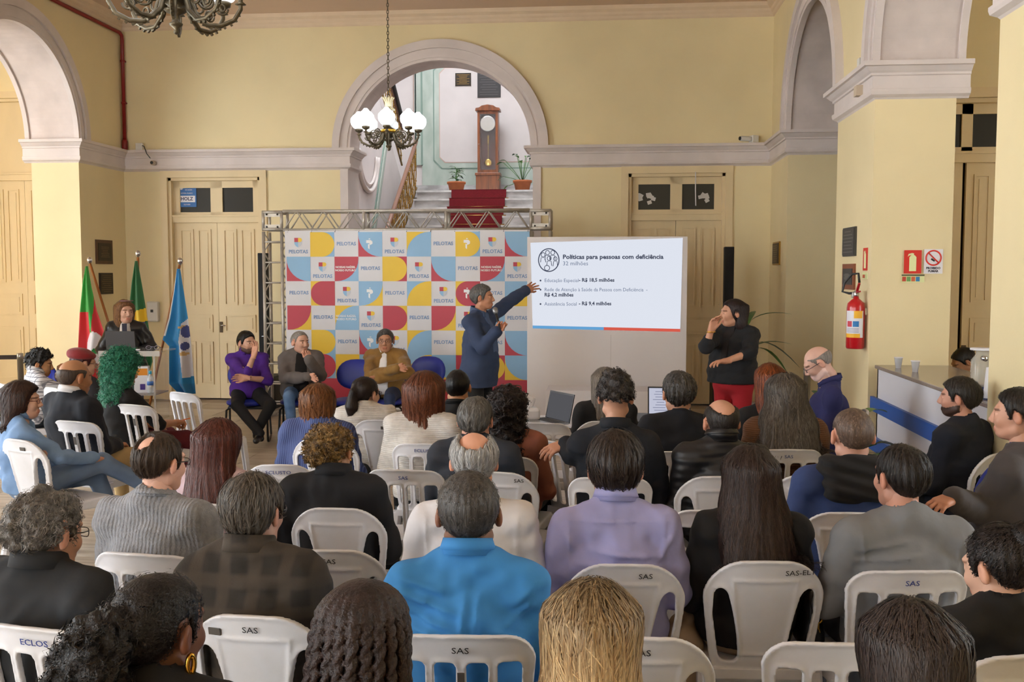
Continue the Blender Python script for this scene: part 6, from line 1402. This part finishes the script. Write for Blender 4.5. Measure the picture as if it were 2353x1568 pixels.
zs = (J['shL'][2]); F = Field((-.26, -.40, zs-.14), (.26, .14, zs+.24), .010); F.rc((-.10, -.13, zs+.075), (.10, -.13, zs+.075), .066, .066, 0).rc((-.10, -.175, zs+.0), (.10, -.175, zs+.0), .062, .062, .05).rc((-.12, -.10, zs+.085), (-.07, .05, zs+.075), .052, .04, .03).rc((.12, -.10, zs+.085), (.07, .05, zs+.075), .052, .04, .03); F.F += np.where(np.abs(F.F) < .05, .006*np.sin(np.asarray(F.grid()[2])*120+np.asarray(F.grid()[0])*30), 0)
mobj('hood', arr_mesh('hood', *F.nets()), cloth_mat('151417', 'plain'), t)
t, J, hc, hx, rt, rz_ = person('woman with very long dark brown hair in a black top', 1722, 1032, 3.82, rz=.06, hy=.05, w=1.02, skin='c89a80', hair=('long', dict(L=.31, th=.018, wx=.126, drape=.10, ns=7000, sl=(38, .0155), lift=.007)), hcol='2b1f1d', hc2='3c2c28', top=('16161a', 'plain', None), bot=('b59f85', 'plain', None), chair=ch(SO, 'solid backed white plastic chair under the woman with very long dark hair', mark='SAS-ELT', mx=.12, black=True, at=(1763, 1290)))
person('man with combed dark hair in a grey tee shirt', 2070, 1024, 3.74, rz=.12, hy=.28, hs=1.0, w=1.2, bulk=1.18, skin='b9826a', hair=('short', dict(th=.009, zb=-.07, amp=.002, ns=2400, sl=(8, .009))), hcol='1d1816', hc2='2c2522', top=('7c7e83', 'plain', None), folds=[(-.20,-.03,.0,.01,.011,.009),(-.20,-.07,.03,-.04,.013,.009),(-.18,-.11,.1,-.09,.013,.010),(-.17,-.15,.14,-.14,.013,.011),(-.185,.06,-.165,-.10,.009,.006),(.185,.06,.165,-.10,.009,.006)], sleeve=.42, bot=('3a3d45', 'denim', '4c515c'), chair=ch(SL, 'slatted white plastic chair under the man in the grey tee shirt', mark='SAS', at=(2095, 1312)))
person('bearded man in a navy jacket beside the counter', 2203, 869, 6.05, rz=.75, hy=.35, hs=.98, w=1.15, bulk=1.15, skin='b9826a', beard=(.10, .10, .10), hair=('short', dict(th=.016, zb=-.07, ns=1600)), hcol='1f1b1a', hc2='35302c', top=('1d2538', 'plain', None), coat='jacket', chair=ch(SO, 'white plastic chair under the bearded man beside the counter'))
person('man in a grey hooded jacket over a blue top at the right edge', 2338, 894, 4.85, rz=.85, hy=.25, hs=1.02, w=1.2, bulk=1.25, skin='c08a6e', hair=('crown', dict(th=.014, zb=-.07, ns=1400)), hcol='1f1a18', hc2='2c2622', top=('4d4a4c', 'plain', None), coat='jacket', collar='hood', extras={'panel': (('252f7a', 'plain', None), .06, .10, .55)}, joints={'wrL': ('px', 2190, 1145, 4.6), 'elL': ('px', 2262, 1175, 4.75)}, hands={'L': ('relax', ('px', 2150, 1160, 4.55), (0, -.2, 1))}, chair=ch(SO, 'white plastic chair under the man in the grey hooded jacket'))
# --- nearest row
person('woman with long blonde highlighted hair in front', 1358, 1343, 2.14, rz=.03, hy=.0, hp=-.05, hs=1.04, w=.95, skin='d0a48c', hair=('long', dict(L=.46, th=.016, wx=.122, drape=.10, ns=9000, sl=(36, .0145), lift=.006, roots=.42)), hcol='cbb086', hc2='a3825a', top=('4a443e', 'plain', None), chair=ch(SO, 'white plastic chair under the blonde woman in front'))
person('woman with straight dark brown hair in the nearest row', 2092, 1385, 2.1, rz=.06, hy=.0, hp=-.05, hs=1.04, w=.95, skin='c89a80', hair=('long', dict(L=.44, th=.014, wx=.108, drape=.10, ns=8500, sl=(36, .0145), lift=.006)), hcol='2b2220', hc2='3c312d', top=BLK, chair=ch(SO, 'white plastic chair under the dark haired woman in the nearest row'))
person('woman with a dark hair bun in a black top at the right edge', 2296, 1215, 2.97, rz=.25, hy=.35, hp=-.2, hs=.98, w=.98, skin='c8987c', hair=('bun', dict(th=.012, zb=-.07, side=.6, ns=2600, anchor=(.018, -.085, .085), sl=(9, .009), curl=.12, lift=.006)), hcol='1f1917', hc2='302724', top=('141417', 'plain', None), chair=ch(SO, 'solid backed white plastic chair under the woman with the bun', at=(2360, 1505)))
# --- beside the wall
person('bald man with white beard and glasses looking down in a navy shirt', 1880, 797, 7.65, rz=1.45, hy=.1, hp=-.55, hs=1.05, w=1.1, bulk=1.25, skin='c99880', beard=(1.25, 1.45, 1.65), hair=('bald', dict(th=.003, amp=.0005, ns=200, sl=(2, .004), lift=.001)), hcol='a59a92', glasses='1f1f24', top=('232557', 'plain', None), collar='shirt', lean=.05, bot=('22304a', 'denim', '2c3c58'), neck=.05, group='people by the right wall', chair=ch(SO, 'white plastic chair under the bald bearded man by the wall'))
person('person in a grey sweatshirt bent behind the counter', 2214, 803, 9.3, rz=2.5, hy=-.8, hp=-.5, hs=1.0, skin='9a6a4a', hair=('short', dict(th=.014)), hcol='1c1816', top=('8a8684', 'plain', None), seat=.50, lean=.08, group='people by the right wall', chair=ch(SO, 'white plastic chair behind the reception counter'))
# ------------------------------------------------------------------ empty chairs
for kd, px, py, Y, rz_, lb, mk, bl in ((SL, 416, 902, 8.6, -.55, 'empty slatted white chair beside the woman with green hair', None, 0), (SO, 640, 1068, 5.4, .05, 'empty white chair behind the blue striped jacket', 'ECLUSTO', 0),
        (SL, 927, 1080, 5.3, -.05, 'empty slatted white chair behind the cream knit sweater', 'SAS', 0), (SO, 757, 1264, 3.82, .05, 'empty solid backed white chair beside the plaid jacket', 'SAS', 1),
        (SO, 1475, 1465, 2.9, .05, 'empty solid backed white chair behind the lavender shirt', 'SAS', 1), (SL, 1937, 1478, 2.86, .05, 'empty slatted white chair beside the grey tee shirt', None, 0),
        (SL, 1240, 972, 6.86, -.1, 'empty slatted white chair in front of the projector table', None, 0), (SO, 1372, 1160, 4.42, .05, 'empty white chair in front of the lavender shirt', None, 0),
        (SL, 1655, 1172, 4.36, .1, 'empty slatted white chair in front of the very long dark hair', None, 0), (SO, 1868, 1092, 5.1, .1, 'empty white chair in front of the black hood', None, 0), (SL, 1290, 1018, 5.75, -.75, 'white chair held by the hand of the man in the navy blazer', None, 0)):
    p = onZ(px, py, .868); d = rotz((0, -.285, 0), rz_); plastic_chair(kd, (p.x-d.x, p.y-d.y), rz_, lb, mk, black=bool(bl))
# ------------------------------------------------------------------ stage
G4 = 'panel members on the blue chairs'
def bc(label, **k): return ('blue', dict(label=label, **k))
t, *_ = person('young bearded man in a purple shirt with hand on his mouth', 567, 763, 10.9, rz=3.5, hy=.62, hs=1.05, w=1.1, bulk=1.1, skin='c08d70', beard=(.14, .12, .12), hair=('short', dict(th=.012, zb=-.04, vol=.008, ns=500)), hcol='171413', top=('4b1f86', 'plain', None), sleeve=.62, collar='shirt', bot=('131316', 'plain', None), shoe='0e0e10', group=G4,
    joints={'elR': ('px', 566, 862, 10.55), 'wrR': ('px', 584, 815, 10.52), 'elL': ('px', 615, 874, 10.75), 'wrL': ('px', 566, 869, 10.5), 'knR': ('px', 545, 932, 10.5), 'knL': ('px', 622, 932, 10.5), 'anR': ('px', 597, 996, 10.35), 'anL': ('px', 590, 992, 10.48)}, hands={'R': ('relax', ('px', 588, 790, 10.55), (-.6, -.6, 0)), 'L': ('relax', ('px', 540, 866, 10.5), (0, -1, .3))}, legs={'R': (.25, .95, 0), 'L': (-.25, .95, 0)}, chair=bc('blue upholstered chair under the man in the purple shirt', rz=3.4))
t, *_ = person('grey haired man in a grey fleece jacket with hand at his mouth', 690, 761, 11.0, rz=3.45, hy=.55, hs=1.08, w=1.15, bulk=1.3, skin='c9957a', beard=(.9, .88, .88), hair=('short', dict(th=.006, zb=-.05, fl=.02, ns=500, sl=(3, .005), lift=.002)), hcol='b8b2ac', hc2='8f8984', top=('66605e', 'plain', None), coat='jacket', extras={'panel': (('17171a', 'plain', None), .05, .10, .50)}, bot=('3f5f8a', 'denim', '6a8ab5'), shoe='1a1a1c', group=G4,
    joints={'elR': ('px', 655, 870, 10.75), 'wrR': ('px', 712, 866, 10.55), 'elL': ('px', 737, 864, 10.75), 'wrL': ('px', 710, 826, 10.55), 'knR': ('px', 664, 912, 10.5), 'knL': ('px', 728, 915, 10.5), 'anR': ('px', 672, 1000, 10.5), 'anL': ('px', 735, 1000, 10.5)}, hands={'L': ('fist', ('px', 702, 800, 10.6), (-.4, -.8, 0)), 'R': ('relax', None, (0, -1, .2))}, chair=bc('blue upholstered chair under the man in the grey fleece', rz=3.35))
t, *_ = person('man with glasses and crossed arms in a mustard corduroy jacket', 885, 757, 11.1, rz=PI+.02, hy=.12, hs=1.1, w=1.15, bulk=1.25, skin='ad7757', hair=('short', dict(th=.010, zb=-.05, ns=600)), hcol='3a3734', hc2='6a6662', glasses='2a2a2e', top=('8a6428', 'velvet', None), coat='jacket', collar='blazer', extras={'panel': (('e0dcda', 'plain', None), .035, .07, .52), 'collar': ('e0dcda', 'plain', None)}, bot=('1f2840', 'denim', '2c3858'), group=G4,
    joints={'elR': ('px', 850, 866, 10.8), 'wrR': ('px', 914, 846, 10.62), 'elL': ('px', 938, 858, 10.8), 'wrL': ('px', 868, 870, 10.68)}, hands={'R': ('relax', None, (0, -1, .2)), 'L': ('relax', None, (0, -1, .4))}, chair=bc('blue upholstered chair under the man in the mustard jacket'))
for px, py, Y, rz_, lb in ((812, 838, 11.0, PI+.05, 'empty blue upholstered chair between the seated panel members'), (962, 836, 11.5, PI-.35, 'empty blue upholstered chair behind the man in mustard'), (55, 802, 9.95, 2.6, 'blue upholstered chair behind the desk at the far left')):
    p = onY(px, py, Y); blue_chair((p.x, p.y), rz_, lb)
# presenter
t, J, hc, hx, rt, rz_ = person('standing man in a navy blazer speaking into a microphone and pointing at the slide', 1110, 656, 9.4, rz=-1.92, hy=.22, hp=.04, hs=.97, w=1.06, bulk=1.12, stand=True, skin='ab7355', hair=('short', dict(th=.015, zb=-.085, vol=.004, ns=900, sl=(9, .008))), hcol='7a7876', hc2='4c4a48', top=('2d3b58', 'plain', None), coat='jacket', collar='blazer', hem=.02, bot=('131418', 'plain', None), group=STAGE, extras={'panel': (('47597a', 'plain', None), .045, .06, .98), 'collar': ('47597a', 'plain', None)},
    joints={'elL': ('px', 1166, 697, 9.75), 'wrL': ('px', 1206, 667, 9.95), 'elR': ('px', 1108, 800, 9.15), 'wrR': ('px', 1140, 762, 9.12)}, hands={'L': ('open', ('px', 1240, 650, 10.05), (.9, .1, .3)), 'R': ('grip', ('px', 1156, 742, 9.15), (-.9, -.2, .2))})
a, b_ = [np.array(rotz(onY(x, y, Y_)-rt, -rz_)) for x, y, Y_ in ((1149, 757, 9.1), (1137, 710, 9.2))]
MB().tube([a, a*.25+b_*.75], [.010, .013], 10).obj('microphone', M_BLACKM, t); MB().tube([a*.25+b_*.75, a*.14+b_*.86, b_, b_+(b_-a)*.06], [.016, .026, .026, .012], 12).obj('microphone_head', mat('mic_grille', '8a8a8c', .4, metal=.7), t)
MB().bx(.0, .03, .12, .135, J['hipc'][2]+.07, J['hipc'][2]+.11).obj('belt_buckle', M_STEEL, t)
# interpreter
t, J, hc, hx, rt, rz_ = person('woman in a black jacket and red trousers signing with her hands', 1683, 689, 9.3, rz=2.55, hy=-.75, hs=1.05, w=1.12, bulk=1.32, stand=True, skin='b57f60', hair=('long', dict(L=.26, th=.011, wx=.092, drape=.05, ns=1100, fl=.008, fc=-.005)), hcol='221719', hc2='30211f', top=('15161b', 'plain', None), coat='jacket', hem=-.12, sleeve=.62, bot=('9c0f1c', 'plain', None), group=STAGE, extras={'panel': (('1a1112', 'plain', None), .05, .03, 1.05)},
    joints={'elR': ('px', 1622, 798, 9.0), 'wrR': ('px', 1634, 760, 8.95), 'elL': ('px', 1722, 812, 9.05), 'wrL': ('px', 1668, 830, 8.9)}, hands={'R': ('relax', ('px', 1645, 725, 8.95), (.8, -.3, 0)), 'L': ('relax', ('px', 1640, 832, 8.85), (0, -.2, 1))})
w_ = J['wrR']; MB().tube([w_+np.array((.036*math.cos(a), .036*math.sin(a), -.012)) for a in [i*2*PI/14 for i in range(14)]], .006, 6, closed=True).obj('bracelet', mat('gold', 'd9a84a', .22, metal=1.), t)
# lectern speaker
t, J, hc, hx, rt, rz_ = person('woman with shoulder length blonde brown hair in a black jacket behind the lectern', 287, 691, 10.45, rz=PI+.35, hy=.45, hs=1.05, w=.88, bulk=.95, stand=True, skin='bd8c72', hair=('bob', dict(L=.21, th=.015, wx=.102, drape=.0, ns=900, fl=.012)), hcol='6a4630', hc2='9a7048', top=('1c1c21', 'leather', None), coat='jacket', hem=.05, bot=('4a5468', 'denim', '5c6880'), group=STAGE, extras={'panel': (('d8d2cc', 'plain', None), .05, .09, .92)}, joints={'elL': (-.26, .02, 1.08), 'wrL': (-.10, .22, .98), 'elR': (.26, -.02, 1.06), 'wrR': (.16, .16, .90)})
MB().box((.0, .145, 1.22), (.05, .012, .24), R=Matrix.Rotation(-.05, 3, 'X')).obj('necktie', mat('tie_navy', '1d2036', .6), t)
MB().tube([hx(np.array([q]))[0] for q in ((-.07, .04, .12), (-.03, .075, .118), (.03, .075, .118), (.07, .04, .12))], .006, 6).obj('sunglasses', mat('violet_glass', '8a6a78', .3), t)

# ------------------------------------------------------------------ bags and coats by the chairs
p = onY(1853, 1425, 3.85); T = thing('handbag', 'black handbag with a gold chain hanging beside the very long dark hair', 'bag', (p.x, p.y, 0))
F = Field((-.1, -.16, .45), (.1, .16, .78), .009); F.ell((0, 0, .60), (.055, .12, .115), 0).rc((0, -.09, .52), (0, .09, .52), .05, .05, .04); mobj('bag_body', arr_mesh('bag_body', *F.nets()), mat('bag_black', '121216', .35, bump=.3, bscale=30), T)
for i in range(7):
    o = MB().tube([(.011*math.cos(a), .0, .017*math.sin(a)) for a in [k*2*PI/12 for k in range(12)]], .004, 5, closed=True).obj('chain_link', mat('gold', 'd9a84a', .22, metal=1.), T); o.location = (.03-.004*i, -.12, .66-.026*i); o.rotation_euler = (0, 0, (i % 2)*PI/2)
p = onY(1578, 1440, 3.9); T = thing('coat', 'beige coat draped over a seat beside the very long dark hair', 'coat', (p.x, p.y, 0))
F = Field((-.2, -.26, .05), (.2, .26, .62), .012); F.rc((-.03, -.1, .50), (.02, .12, .50), .06, .06, 0).rc((-.02, -.12, .46), (-.03, -.15, .16), .06, .08, .05).rc((.03, .02, .46), (.02, -.02, .18), .06, .07, .05); F.F += np.where(np.abs(F.F) < .06, .010*vnoise(F.grid(), 60, 5), 0)
mobj('coat_cloth', arr_mesh('coat_cloth', *F.nets()), cloth_mat('b59f85', 'plain'), T)
